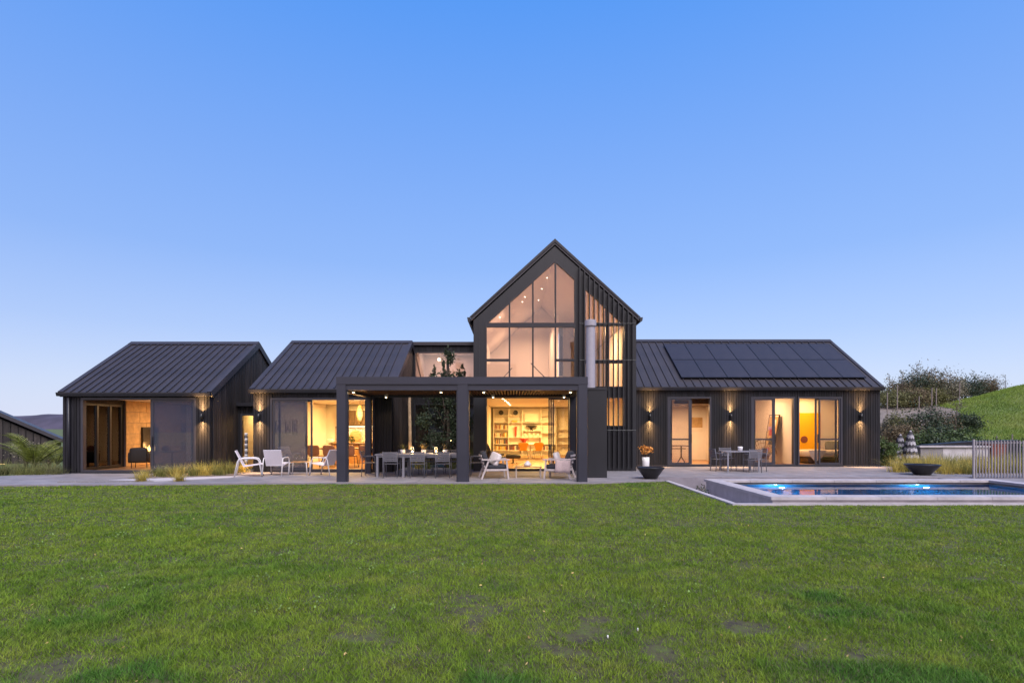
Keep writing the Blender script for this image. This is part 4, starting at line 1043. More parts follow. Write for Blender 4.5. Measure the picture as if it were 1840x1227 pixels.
# bowls
def bowl(px, Y, r, h, label):
    x = PX(px, Y); o = MB().lathe([(r*.42,0),(r*.46,h*.06),(r*.78,h*.6),(r,h*.96),(r,h),(r*.95,h),(r*.72,h*.62),(r*.4,h*.3),(.001,h*.28)], 40, (x,Y)).build('fire_bowl', 'black_ceramic', None, True)
    return tag(o, label, 'bowl', 'black conical bowls')
bowl(1169, 17.0, .43, .36, 'black conical bowl at the lawn corner in front of the orange flowers')
bowl(1657, 18.35, .52, .36, 'black conical bowl in front of the yellow grasses beyond the pool')
vx, vy = PX(1160,20.6), 20.6
v_ = tag(empty('flower_vase', (vx,vy,0)), 'tall white vase of orange flowers behind the black bowl', 'vase')
MB().lathe([(.11,0),(.13,.02),(.145,.3),(.14,.48),(.12,.48),(.12,.4),(.001,.38)], 22, (vx,vy)).build('vase', 'ceramic_white', v_, True)
P = crown_points((vx+.02,vy,.76), (.24,.22,.17), 420, 16, .35); V, Fq = leaves(P, .035, .8); mesh_np('flowers', V, Fq, 'flower_orange', v_, np.repeat(rng.random(len(P)),4), kind='stuff')
st = MB()
for k_ in range(9): a = k_*.7; st.tube([(vx,vy,.4),(vx+.17*math.cos(a),vy+.17*math.sin(a),.78)], .005, 4)
st.build('stems', 'bark', v_)

# ------------------------------------------------------------------ pool fence
pf = tag(empty('pool_fence', (16.6,17.5,-.03)), 'grey metal picket pool fence at the right end of the pool', 'fence')
pk = None
for i in range(37):
    x = 14.92+i*.1
    if pk is None: pk = MB().box(x-.011, x+.011, 17.42, 17.45, .0, 1.19).build('picket', 'fence_metal', pf); q0 = ORG[pk.name]
    else: same(pk, 'picket', q0+Vector((i*.1,0,0)), pf)
for z in (.1, 1.1): MB().box(14.9, 18.56, 17.452, 17.475, z, z+.03).build('rail', 'fence_metal', pf)
for x in (14.86, 16.75, 18.58): MB().box(x-.025, x+.025, 17.44, 17.49, -.03, 1.22).build('post', 'fence_metal', pf)

# ------------------------------------------------------------------ inside the left pavilion
t = tag(empty('indoor_fireplace', (AX0+.26,23.1,.5)), 'framed glass fireplace with flames in the block wall, left pavilion', 'fireplace')
fx = AX0+.262; fr = MB(); fr.box(fx,fx+.08,22.62,22.74,.45,1.62); fr.box(fx,fx+.08,23.5,23.62,.45,1.62); fr.box(fx,fx+.08,22.74,23.5,1.5,1.62); fr.box(fx,fx+.08,22.74,23.5,.45,.56); fr.build('frame', 'dark_steel', t)
MB().box(fx,fx+.012,22.74,23.5,.56,1.5).build('firebox', 'leather_black', t)
for k_ in range(6):
    y = 22.84+k_*.11; h = .18+.16*random.random()
    MB().lathe([(.001,.58),(.045,.64),(.03,.58+h*.6),(.001,.58+h)], 8, (fx+.04,y)).build('flame', 'glow_fire', t, True)
light('fire_lamp', 'POINT', (fx+.3,23.1,.85), 9, (1,.5,.16), t, .1)
def tub_chair(label, loc, rz, m, cat='armchair', w=.62):
    t = tag(empty('tub_chair', (0,0,0)), label, cat)
    MB().pillow(-w/2,w/2,-.32,.3,.2,.46).build('seat', m, t, True); MB().pillow(-w/2,w/2,-.4,-.26,.22,.8).build('backrest', m, t, True)
    for s in (-1,1):
        MB().pillow(s*w/2-.06,s*w/2+.06,-.36,.28,.2,.62).build('arm', m, t, True)
        for y in (-.28,.24): MB().tube([(s*w*.42,y,0),(s*w*.4,y,.24)], .015, 6).build('leg', 'dark_steel', t)
    return finish(t, loc, rz)
tub_chair('black armchair in front of the block wall, left pavilion', (-14.55,21.3,.03), 20, 'leather_black')
t = tag(empty('round_side_table', (-13.9,22.2,.03)), 'small dark table by the fireplace, left pavilion', 'side table')
MB().lathe([(.001,.6),(.4,.6),(.4,.63),(.001,.63)], 24, (-13.9,22.2)).build('table_top', 'dark_cabinet', t); MB().tube([(-13.9,22.2,.03),(-13.9,22.2,.6)], .03, 8).build('leg', 'dark_steel', t)
o = MB().lathe([(.05,.631),(.13,.68),(.15,.76),(.1,.84),(.04,.87),(.001,.86)], 18, (-14.1,22.1)).build('vessel', 'book_b', None, True); tag(o, 'dark red round vessel on the small table, left pavilion', 'vessel')
# hanging art in the entry link
t = MB().box(-10.38,-9.5,22.95,22.985,.95,2.0).build('wall_art', 'autumn_art'); tag(t, 'orange and black autumn picture behind the entry door', 'picture')
t = tag(empty('striped_column', (-10.02,20.45,0)), 'grey striped column beside the entry door', 'sculpture')
for k_ in range(14): MB().lathe([(.05,k_*.1),(.062,k_*.1+.03),(.062,k_*.1+.07),(.05,k_*.1+.099)], 12, (-10.02,20.45)).build('ring', 'metal_white' if k_ % 2 else 'metal_grey', t, True)

# ------------------------------------------------------------------ kitchen
KY = BYB-.24
kt = tag(empty('kitchen_cabinets', (-6.8,KY-.35,.03)), 'dark wall cupboards and benchtop along the kitchen back wall', 'kitchen cabinets')
for i in range(5):
    x = -8.35+i*.77; MB().box(x+.005,x+.765,KY-.36,KY-.01,1.66,2.42).build('wall_cupboard', 'dark_cabinet', kt)
for i in range(6):
    x = -8.6+i*.66; MB().box(x+.005,x+.655,KY-.62,KY-.01,.03,.86).build('base_cupboard', 'dark_cabinet', kt)
MB().box(-8.62,-4.6,KY-.66,KY-.01,.86,.92).build('benchtop', 'timber_warm', kt)
MB().box(-8.62,-4.6,KY-.012,KY-.002,.92,1.66).build('splashback', 'stone_splash', kt)
MB().box(-8.3,-4.6,KY-.3,KY-.26,1.64,1.658).build('light_strip', 'glow_strip', kt)
light('strip_lamp', 'AREA', (-6.5,KY-.25,1.62), 22, (1,.72,.4), kt, (3.6,.1))
il = tag(empty('kitchen_island', (-6.3,24.2,.03)), 'kitchen island with timber front and dark top', 'kitchen island')
for i in range(5): MB().box(-8.0+i*.62+.004,-8.0+i*.62+.616,23.9,24.7,.03,.86).build('cupboard', 'timber_warm', il)
MB().box(-8.06,-4.84,23.82,24.78,.86,.91).build('benchtop', 'dark_cabinet', il)
def bar_chair(label, loc, rz):
    t = tag(empty('kitchen_chair', (0,0,0)), label, 'chair', 'tan leather chairs at the kitchen table')
    MB().pillow(-.23,.23,-.2,.22,.42,.48).build('seat', 'leather_tan', t, True)
    b = MB().pillow(-.24,.24,-.03,.03,0,.42); b.xf(Matrix.Translation((0,-.22,.46)) @ Matrix.Rotation(R(8),4,'X')); b.build('backrest', 'leather_tan', t, True)
    for s in (-1,1):
        for y, y2 in ((-.24,-.18),(.24,.18)): MB().tube([(s*.24,y,0),(s*.19,y2,.43)], .012, 6).build('leg', 'dark_steel', t)
    return finish(t, loc, rz)
for k_, px in enumerate((572,599,634,662)): bar_chair('tan leather chair at the kitchen table, %s from the left' % ORD[k_], (PX(px,21.9),21.6,.03), 0)
t = tag(empty('kitchen_table', (-6.6,22.3,.03)), 'dark trestle table inside the kitchen doors', 'table')
MB().box(-7.95,-5.4,21.95,22.75,.72,.76).build('table_top', 'dark_cabinet', t)
for x in (-7.6,-5.75):
    for y in (22.05,22.65): MB().bar((x-.22,y,.03),(x+.1,y,.72),.04).build('leg', 'dark_steel', t); MB().bar((x+.22,y+.05,.03),(x-.1,y+.05,.72),.04).build('leg', 'dark_steel', t)
pdx, pdy = PX(647,22.6), 22.6
pd = tag(empty('pendant_lamp', (pdx,pdy,1.75)), 'glowing woven teardrop pendant lamp over the kitchen table', 'pendant lamp')
sh = MB(); 
for k_ in range(26):
    a = 2*math.pi*k_/26; sh.tube([(pdx+r*math.cos(a),pdy+r*math.sin(a),z) for r, z in ((.03,1.76),(.09,1.9),(.14,2.1),(.135,2.25),(.09,2.42),(.03,2.52))], .008, 4)
for r, z in ((.09,1.9),(.125,2.02),(.143,2.15),(.13,2.28),(.095,2.41)): sh.tube([(pdx+r*math.cos(2*math.pi*i/20),pdy+r*math.sin(2*math.pi*i/20),z) for i in range(21)], .006, 4)
sh.build('woven_shade', 'straw', pd)
MB().lathe([(.001,1.8),(.07,1.93),(.115,2.1),(.11,2.25),(.06,2.42),(.001,2.48)], 18, (pdx,pdy)).build('diffuser', 'glow_soft', pd, True)
MB().tube([(pdx,pdy,2.52),(pdx,pdy,2.72)], .006, 5).build('cord', 'dark_steel', pd)
light('pendant_lamp_light', 'POINT', (pdx,pdy-.25,2.1), 12, (1,.62,.26), pd, .12)
o = MB().lathe([(.001,0),(.28,0),(.28,.025),(.001,.025)], 28); o.xf(Matrix.Translation((PX(639,KY-.1),KY-.08,1.2)) @ Matrix.Rotation(R(90),4,'X')); o = o.build('round_board', 'timber_warm'); tag(o, 'round timber board leaning on the kitchen splashback', 'board')
shrub('potted_herb', (PX(631,24.2),24.2,.915), .3, .18, .16, 'leaf_green', 'small green plant on the kitchen island', 160, .04, 'plant', stems=3)
for k_, (px, h) in enumerate(((655,.22),(660,.28),(664,.34))):
    x = PX(px,24.2); o = MB().lathe([(.04,.911),(.045,.915),(.045,.911+h*.7),(.02,.911+h*.85),(.02,.911+h),(.001,.911+h)], 12, (x,24.3)).build('bottle', 'ceramic_white', None, True)
    tag(o, 'pale bottle on the kitchen island, %s' % ('shortest of three', 'middle of three', 'tallest of three')[k_], 'bottle', 'pale bottles on the island')
o = MB().pillow(PX(588,24.2),PX(598,24.2),24.1,24.35,.912,1.1).build('toaster', 'ceramic_white', None, True); tag(o, 'cream toaster at the left end of the kitchen island', 'toaster')
for k_, (y, z, h) in enumerate(((21.0,1.35,.5),(21.9,1.35,.5),(22.6,1.3,.6))):
    t = tag(empty('picture_frame', (BX0+.25,y,z)), 'framed print on the white left kitchen wall, %s from the doors' % ORD[k_], 'picture', 'prints on the kitchen wall')
    rm = MB(); rm.box(BX0+.241,BX0+.27,y-.22,y+.22,z,z+.02); rm.box(BX0+.241,BX0+.27,y-.22,y+.22,z+h-.02,z+h); rm.box(BX0+.241,BX0+.27,y-.22,y-.2,z+.02,z+h-.02); rm.box(BX0+.241,BX0+.27,y+.2,y+.22,z+.02,z+h-.02); rm.build('frame', 'dark_steel', t)
    MB().box(BX0+.241,BX0+.25,y-.2,y+.2,z+.02,z+h-.02).build('print', 'paper', t); MB().box(BX0+.25,BX0+.256,y-.08,y+.08,z+.14,z+h-.14).build('motif', 'leather_black', t)

# ------------------------------------------------------------------ living room
SY = 31.1; sh = tag(empty('bookshelf', (1.0,SY-.2,.03)), 'white built-in bookshelf filling the living room back wall', 'bookshelf')
cx_ = [-1.05,-.2,.58,1.66,2.5,3.4]; Sz = [.06,.3,.66,1.04,1.49,1.88,2.28,2.68]
MB().box(-1.05,3.4,SY-.02,SY,.03,2.72).build('back_panel', 'shelf_white', sh)
for x in cx_: MB().box(x-.018,x+.018,SY-.36,SY-.021,.03,2.72).build('upright', 'shelf_white', sh)
rows = {0: Sz, 1: [.06,.3,.66,1.04,1.88,2.28,2.68], 2: [.06,.3,.66,1.04,1.42,1.88,2.68], 3: [.06,.3,.66,1.3,1.88,2.28,2.68], 4: [.06,.66,1.04,1.49,2.28,2.68]}
for c_ in range(5):
    for z in rows[c_]: MB().box(cx_[c_]+.018,cx_[c_+1]-.018,SY-.35,SY-.022,z-.015,z+.015).build('shelf', 'shelf_white', sh)
bm = ['book_a','book_b','book_c','book_d','book_e']
NM = ['lowest','second lowest','third','fourth','fifth']
for c_, lv in ((0,(.3,.66,1.04,1.49)), (1,(.3,)), (3,(.3,))):
    for zi, z in enumerate(lv):
        x = cx_[c_]+.05; bi = -1
        while x < cx_[c_+1]-.09:
            bi += 1; w_ = random.uniform(.035,.065); h = random.uniform(.2,.29)
            o = MB().box(x,x+w_-.003,SY-.3,SY-.08,z+.016,z+.016+h).build('book', random.choice(bm))
            tag(o, 'upright book, %s from the left, in the %s row of the %s bookshelf column' % (ORD[bi], NM[zi], ('left', 'second', '', 'fourth')[c_]), 'book', 'books on column %d row %d' % (c_+1, zi+1)); x += w_
def vase(x, y, z, prof, m, label, cat, name):
    o = MB().lathe([(r, z+h) for r, h in prof], 20, (x,y)).build(name, m, None, True); return tag(o, label, cat)
for k_, x in enumerate((-.62,.2)):
    d = MB().lathe([(.001,0),(.13,0),(.14,.02),(.13,.04),(.001,.03)], 24); d.xf(Matrix.Translation((x,SY-.2,2.45)) @ Matrix.Rotation(R(90),4,'X')); o = d.build('round_plaque', 'leather_black'); tag(o, 'dark round plaque on the top shelf, %s' % ('left column', 'second column')[k_], 'plaque', 'round plaques on the shelf'); o.location.z = 2.31
vase(.22,SY-.2,1.056,[(.03,0),(.05,.2),(.08,.6),(.07,.6),(.001,.55)],'red_lacquer','tall dark red vase on the second bookshelf column','vase','tall_vase')
vase(1.1,SY-.2,1.436,[(.1,0),(.04,.06),(.1,.14),(.33,.27),(.32,.28),(.06,.17),(.001,.16)],'leather_black','wide dark pedestal bowl on the third bookshelf column','bowl','pedestal_bowl')
vase(.62,27.9,.78,[(.05,0),(.12,.1),(.24,.26),(.23,.27),(.1,.12),(.001,.1)],'red_lacquer','red bowl on the living room table','bowl','red_bowl')
vase(1.62,SY-.2,.676,[(.05,0),(.07,.08),(.04,.2),(.02,.28),(.001,.3)],'book_b','small dark bottle vase on the shelf right of the red bowl','vase','bottle_vase')
for k_ in range(4): vase(.75+k_*.24,SY-.2,1.056,[(.05,0),(.055,.02),(.05,.22),(.04,.22),(.001,.2)],'paper','pale cup on the third bookshelf column, %s from the left' % ORD[k_],'cup','cup')
o = MB().box(.72,1.5,SY-.3,SY-.26,1.93,2.4).build('white_canvas', 'paper'); tag(o, 'blank cream panel on the third bookshelf column', 'panel')
o = MB().box(.0,.3,SY-.28,SY-.1,1.896,2.02).build('storage_box', 'book_e'); tag(o, 'small yellow-green box on the second bookshelf column', 'box')
tb = tag(empty('round_table', (.95,27.9,.03)), 'pale round table between the orange chairs', 'table')
MB().lathe([(.001,.74),(.6,.74),(.6,.77),(.001,.77)], 30, (.95,28.0)).build('table_top', 'shelf_white', tb); MB().lathe([(.3,.03),(.28,.05),(.05,.08),(.04,.74)], 20, (.95,28.0)).build('pedestal', 'shelf_white', tb, True)
for k_, (px, rz) in enumerate(((941,-6),(966,10))):
    t = tag(empty('shell_chair', (0,0,0)), 'orange moulded chair, %s of the pair in the living room' % ('left', 'right')[k_], 'chair', 'orange chairs in the living room')
    MB().pillow(-.22,.22,-.2,.22,.42,.46).build('seat', 'plastic_orange', t, True)
    b = MB().prism([(-.14,0),(.14,0),(.26,.36),(.16,.42),(-.16,.42),(-.26,.36)], 'y', -.012, .012); b.xf(Matrix.Translation((0,-.2,.42)) @ Matrix.Rotation(R(10),4,'X')); b.build('backrest', 'plastic_orange', t)
    for s in (-1,1):
        for y in (-.2,.2): MB().tube([(s*.24,y*1.1,0),(s*.15,y*.7,.42)], .011, 6).build('leg', 'metal_grey', t)
    finish(t, (PX(px,27.2),27.1,.03), rz)
t = tag(empty('recliner', (0,0,0)), 'dark leather recliner just inside the living room, behind the left armchair', 'armchair')
MB().pillow(-.34,.34,-.3,.34,.26,.44).build('seat', 'leather_black', t, True)
b = MB().pillow(-.33,.33,-.08,.08,0,.66); b.xf(Matrix.Translation((0,-.3,.36)) @ Matrix.Rotation(R(24),4,'X')); b.build('backrest', 'leather_black', t, True)
for s in (-1,1): MB().pillow(s*.38-.05,s*.38+.05,-.25,.2,.46,.54).build('armrest', 'leather_black', t, True)
MB().lathe([(.32,0),(.3,.03),(.04,.06),(.04,.28)], 16).build('base', 'dark_steel', t, True)
finish(t, (PX(890,21.9),21.9,.03), -60)
t = tag(empty('ottoman', (PX(922,24),24,.03)), 'low dark ottoman in front of the bookshelf', 'ottoman')
MB().pillow(PX(922,24)-.34,PX(922,24)+.34,23.75,24.25,.24,.42).build('seat', 'leather_black', t, True); MB().lathe([(.2,.03),(.03,.06),(.03,.26)], 14, (PX(922,24),24)).build('base', 'dark_steel', t)
for k_, (x, y) in enumerate(((-.35,21.2),(-.28,22.6),(-.2,24.0),(-.15,25.4),(-.1,26.8))): downlight(x, y, 2.72, 'lit living room ceiling downlight, %s from the doors' % ORD[k_], 0, 'downlights in the living room', .05)
for k_, (x, y, z) in enumerate(((-.5,22.5,5.0),(.45,23.5,5.9),(.55,23.0,6.3),(1.35,24.5,6.6),(1.5,23.2,7.1),(1.3,26.5,6.2))):
    zz = TA-.36-tsl*abs(x-TC); t = tag(empty('spot_lamp', (x,y,zz)), 'tiny lit spotlight on the raked ceiling of the gable room, %s from the left' % ORD[k_], 'spotlight', 'spotlights in the gable room')
    MB().lathe([(.001,zz-.04),(.022,zz-.04),(.022,zz-.02),(.001,zz)], 12, (x,y)).build('lens', 'glow_spot', t)
t = tag(empty('globe_lamp', (PX(789,25.2),25.2,PZ(646,25.2))), 'small glowing globe lamp behind the clerestory window', 'lamp')
MB().lathe([(.001,PZ(646,25.2)-.07),(.05,PZ(646,25.2)-.05),(.07,PZ(646,25.2)),(.05,PZ(646,25.2)+.05),(.001,PZ(646,25.2)+.07)], 16, (PX(789,25.2),25.2)).build('globe', 'glow_warm', t, True)
MB().tube([(PX(789,25.2),25.2,PZ(646,25.2)+.07),(PX(789,25.2),25.2,5.07)], .008, 5).build('cord', 'dark_steel', t)

# ------------------------------------------------------------------ bedrooms
t = tag(empty('desk', (7.2,24,.05)), 'dark trestle desk behind the first bedroom door', 'desk')
MB().box(6.7,7.75,23.7,24.4,.78,.815).build('desk_top', 'dark_cabinet', t); MB().box(6.75,7.6,23.72,23.75,.66,.7).build('rail', 'dark_cabinet', t)
for x in (6.85,7.5): MB().bar((x,24.05,.3),(x,24.05,.78),.05).build('post', 'dark_cabinet', t); MB().bar((x-.16,24.05,.05),(x,24.05,.32),.04).build('leg', 'dark_cabinet', t); MB().bar((x+.16,24.05,.05),(x,24.05,.32),.04).build('leg', 'dark_cabinet', t)
t = tag(empty('wall_picture', (8.9,26.18,1.4)), 'sepia picture with pale border on the first bedroom wall', 'picture')
MB().box(8.6,9.2,26.16,26.19,1.4,2.1).build('sheet', 'paper', t); MB().box(8.6,9.18,26.145,26.158,1.6,2.09).build('image', 'print_brown', t)
t = tag(empty('leaning_artwork', (0,0,0)), 'tall framed artwork leaning on the second bedroom wall', 'artwork')
MB().box(-.02,.02,-.42,.42,0,1.75).build('board', 'paper', t)
MB().box(-.028,-.021,-.38,.38,.05,1.7).build('sheet', 'print_brown', t)
for k_, (y, z, h, m_) in enumerate(((-.1,1.25,.3,'paper'),(.05,.85,.3,'print_red'),(-.05,.45,.3,'leather_black'),(.2,1.1,.16,'print_violet'),(.1,.15,.16,'print_red'))): MB().box(-.035,-.029,y-.16,y+.16,z,z+h).build('motif', m_, t)
rr = MB(); rr.box(-.036,.02,-.46,-.42,0,1.79); rr.box(-.036,.02,.42,.46,0,1.79); rr.box(-.036,.02,-.42,.42,1.75,1.79); rr.build('frame', 'dark_cabinet', t)
t.location = (11.4,24.1,.4); t.rotation_euler = (0,R(9),0)
def rattan_chair(label, loc, rz):
    t = tag(empty('rattan_chair', (0,0,0)), label, 'chair')
    MB().lathe([(.3,.0),(.24,.2),(.3,.38),(.36,.42),(.36,.45),(.001,.44)], 20).build('seat_drum', 'rattan', t, True)
    arc = [(-.52*math.cos(a), -.3-.1*math.sin(a), .42+.62*math.sin(a)) for a in [math.pi*i/14 for i in range(15)]]
    MB().tube(arc, .022, 8).build('back_hoop', 'rattan', t, True)
    sp = MB()
    for p in arc[1:-1]: sp.tube([(p[0]*.3,-.28,.42), p], .009, 5)
    for k in (.45,.75): sp.tube([(p[0]*k,-.29+(p[1]+.29)*k,.42+(p[2]-.42)*k) for p in arc], .008, 5)
    sp.build('back_weave', 'rattan', t); return finish(t, loc, rz)
rattan_chair('round backed rattan chair behind the second bedroom door', (10.75,23.3,.05), 150)
bd = tag(empty('bed', (13.8,24.0,.05)), 'bed with cream cover in front of the yellow wall', 'bed')
MB().box(12.75,14.75,23.35,24.85,.1,.3).build('bed_base', 'dark_cabinet', bd); MB().pillow(12.7,14.8,23.3,24.88,.3,.62).build('mattress', 'linen', bd, True)
cv = MB(); cv.add([(12.72,23.28,.63),(13.5,23.28,.63),(13.3,23.27,.33),(13.0,23.25,.12),(12.8,23.26,.36)], [(0,1,2,3,4)]); cv = cv.build('cover_corner', 'linen', bd); sm = cv.modifiers.new('thickness', 'SOLIDIFY'); sm.thickness = .012
soft('bed_pillow', 'pillow_green', (.6,.16,.4), (14.35,24.3,.6), (-24,0,-30), 'dark green pillow on the bed', 'pillow')
dd = MB().lathe([(.001,0),(.16,0),(.16,.05),(.001,.06)], 24); dd.xf(Matrix.Translation((PX(1446,24.9),24.98,1.05)) @ Matrix.Rotation(R(90),4,'X')); t = dd.build('bedside_disc_lamp', 'book_b'); tag(t, 'round brown disc lamp on the yellow bedroom wall', 'lamp')
t = MB().box(14.83,14.862,23.3,23.95,.95,2.15).build('louvre_picture', 'leather_black'); tag(t, 'dark louvred panel on the third bedroom wall', 'panel')
for i in range(9): MB().box(14.81,14.829,23.34,23.91,1.0+i*.125,1.07+i*.125).build('slat', 'dark_cabinet', t)

# ------------------------------------------------------------------ courtyard tree between kitchen and tower
def limb_tree(name, base, label, trunk_pts, trunk_r, crown, mt, tm, n, leaf, cat='tree'):
    t = tag(empty(name, base), label, cat)
    mb = MB().tube(trunk_pts, trunk_r, 10)
    P = np.concatenate([crown_points(c, r, int(n*f), k, .33) for c, r, f, k in crown])
    top = Vector(trunk_pts[-1])
    for i in rng.integers(0, len(P), 14):
        q = Vector(P[i]); f = rng.uniform(.3, .95); s0 = Vector(trunk_pts[0]).lerp(top, f)
        mb.tube([s0, s0.lerp(q, .5)+Vector((0,0,.1)), q], [.03,.018,.006], 5)
    mb.build('trunk', tm, t, True)
    V, Fq = leaves(P, leaf, .5, .2); mesh_np('crown', V, Fq, mt, t, np.repeat(rng.random(len(P)), 4)); return t
ty = 21.6; tx = PX(803,ty)
ct = limb_tree('courtyard_tree', (tx,ty,0), 'dark leafy tree in the courtyard behind the pergola', [(tx,ty,-.02),(tx+.05,ty,1.4),(tx+.02,ty+.05,3.0),(tx,ty,4.3)], [.09,.075,.05,.015],
    [((tx-.08,ty,1.8),(1.25,.8,1.1),.5,38), ((tx,ty,3.1),(.8,.7,.85),.3,24), ((tx+.0,ty,4.1),(.26,.28,.62),.11,12), ((tx+.58,ty,3.7),(.22,.25,.5),.06,7), ((tx-.5,ty,3.6),(.2,.2,.4),.03,5)], 'leaf_dark', 'bark', 7500, .046)
x2 = PX(736,21.3)
ct2 = tag(empty('slender_tree', (x2,21.3,0)), 'slender pale trunk lit from below beside the kitchen wall', 'tree')
MB().tube([(x2,21.3,-.02),(x2+.02,21.3,1.2),(x2-.01,21.3,2.6),(x2+.02,21.3,3.4)], [.075,.065,.06,.04], 12).build('trunk', 'bark_pale', ct2, True)
P = crown_points((x2+.1,21.3,3.1), (.35,.4,.3), 160, 8, .4); V, Fq = leaves(P, .05); mesh_np('crown', V, Fq, 'leaf_dark', ct2, np.repeat(rng.random(len(P)),4))
up = tag(empty('garden_uplight', (x2+.1,20.85,0)), 'small ground uplight at the foot of the slender trunk', 'garden light')
MB().lathe([(.05,0),(.05,.08),(.04,.1),(.001,.1)], 12, (x2+.1,20.85)).build('body', 'dark_steel', up)
light('uplight_lamp', 'SPOT', (x2+.1,20.85,.13), 34, (1,.6,.25), up, .04, (R(168),0,0), 60, .7)
for k_, (px, h, mt) in enumerate(((752,.55,'tussock'),(768,.5,'tussock_green'),(812,.6,'tussock_green'),(838,.7,'tussock'),(846,.55,'tussock_green'))):
    tussock('courtyard_tussock', (PX(px,21.0),21.0,0), h, .25, mt, 'grass clump in the courtyard under the dark tree, %s from the left' % ORD[k_], 90, group='grasses in the courtyard')

# ------------------------------------------------------------------ planting, left
k_ = 0
for (x, y, h) in sorted([(-11.7,17.3,.4),(-11.3,17.55,.45),(-11.65,17.9,.42),(-10.9,17.6,.45),(-11.1,18.1,.5),(-10.5,17.85,.5),(-10.6,18.4,.52),(-10.15,17.95,.46),(-10.1,18.5,.55),(-9.75,18.1,.42),(-9.7,18.7,.5),(-9.6,19.3,.5),(-10.05,19.1,.55),(-10.3,18.8,.55),(-11.5,18.4,.45),(-10.8,18.8,.5)], key=lambda q: q[0]):
    mt = 'tussock_green' if k_ % 5 else 'tussock'
    tussock('bed_tussock', (x,y,.01), h, .3, mt, 'arching green grass in the bed beside the lounge chairs, planted %s from the entry door' % ORD[15-k_], 150, group='grasses in the bed by the left pavilion', lean=.9); k_ += 1
tussock('lone_tussock', (PX(255,16.1),16.1,.01), .36, .2, 'tussock', 'lone grass tuft on the gravel, left of the two by the path', 170, lean=1.0)
tussock('lone_tussock', (PX(322,16.2),16.2,.01), .36, .2, 'tussock', 'lone grass tuft by the pale path, right of the two', 170, lean=1.0)
def palm(name, base, n, L, label, mt='leaf_palm'):
    t = tag(empty(name, base), label, 'palm'); Vs = []; Fs = []; off = 0; st = MB()
    for k in range(n):
        a = rng.uniform(0, 6.28); el = rng.uniform(.7, 1.35); l_ = L*rng.uniform(.75, 1.1); pts = []
        for i in range(9):
            s = i/8; r = l_*(math.cos(el)*s+.25*s*s); z = l_*(math.sin(el)*s-.28*s**3); pts.append(Vector(base)+Vector((math.cos(a)*r, math.sin(a)*r, z+.1)))
        st.tube(pts, [.018*(1-.85*i/8) for i in range(9)], 5)
        for i in range(2, 9):
            for q in (0,.33,.66):
                p = pts[i-1].lerp(pts[i], q); d = (pts[i]-pts[i-1]).normalized(); sd_ = d.cross(Vector((0,0,1))).normalized(); ll = .34*(1-abs(i/8-.5))*L/1.6
                for sg_ in (-1,1):
                    tip = p+(sd_*sg_*.8+d*.75+Vector((0,0,-.15)))*ll; w_ = d*.018
                    Vs += [p-w_, p+w_, tip+w_*.3, tip-w_*.3]; Fs.append([off,off+1,off+2,off+3]); off += 4
    st.build('frond_stem', 'leaf_olive', t); mesh_np('fronds', np.array([tuple(v) for v in Vs]), np.array(Fs), mt, t, np.repeat(rng.random(len(Fs)),4)); return t
palm('nikau_palm', (PX(62,21.5),21.5,-.05), 17, 1.9, 'yellow-green palm beside the left pavilion')
palm('nikau_palm', (PX(103,22.5),22.5,-.05), 9, 1.3, 'small palm right against the left pavilion wall')
shrub('shrub', (PX(46,23),23,-.1), 1.1, .6, .5, 'leaf_grey', 'pale twiggy shrub left of the palm', 700, .05, gap=.15)
shrub('shrub', (PX(88,24),24,-.1), 1.0, .7, .5, 'leaf_brown', 'brownish shrub between the palms', 700, .05)
for k_, (px, Y, h) in enumerate(sorted(((5,18.6,.4),(22,18.9,.5),(38,18.4,.45),(55,18.9,.5),(72,18.5,.45),(88,18.9,.5),(102,18.6,.45),(96,19.4,.6),(12,19.6,.6),(45,19.8,.6),(68,19.9,.6)))):
    tussock('border_tussock', (PX(px,Y),Y,-.03), h, .4, 'tussock_green' if k_ % 2 else 'leaf_olive', 'low green grass along the path at the far left, %s from the frame edge' % ORD[k_], 150, group='low grasses at the left path', lean=.9)
# neighbouring barn
BNY = 30; e0, e1 = PX(110,BNY), PX(-220,BNY); zc = PZ(794,BNY); apx = (e0+e1)/2; zap = zc+.565*(e0-apx)
bn = tag(empty('barn', (e0,BNY,-1.3)), 'dark gabled barn beyond the palms at the left edge', 'barn')
MB().prism([(e1,-1.3),(e0,-1.3),(e0,zc-.1),(apx,zap-.1),(e1,zc-.1)], 'y', BNY, BNY+12).build('wall', 'timber_black', bn)
bo = MB(); x = e1+.02
while x < e0-.3:
    tz = lambda q: zap-.14-.565*abs(q-apx)
    bo.prism([(x,-1.2),(x+.26,-1.2),(x+.26,tz(x+.26)),(x,tz(x))], 'y', BNY-.04, BNY); x += .3
bo.build('cladding', 'timber_brown', bn, kind='stuff')
for s, xe in ((1,e0+.15),(-1,e1-.15)):
    ze = zap-.565*abs(xe-apx); MB().prism([(apx,zap),(xe,ze),(xe,ze+.2),(apx,zap+.2)], 'y', BNY-.25, BNY+12).build('roof', 'roof_metal', bn)
MB().box(PX(-60,BNY),PX(36,BNY),BNY-.07,BNY-.041,-.35,PZ(830,BNY)).build('lit_window', 'glow_soft', bn)
bn.rotation_euler = (0,0,R(40))

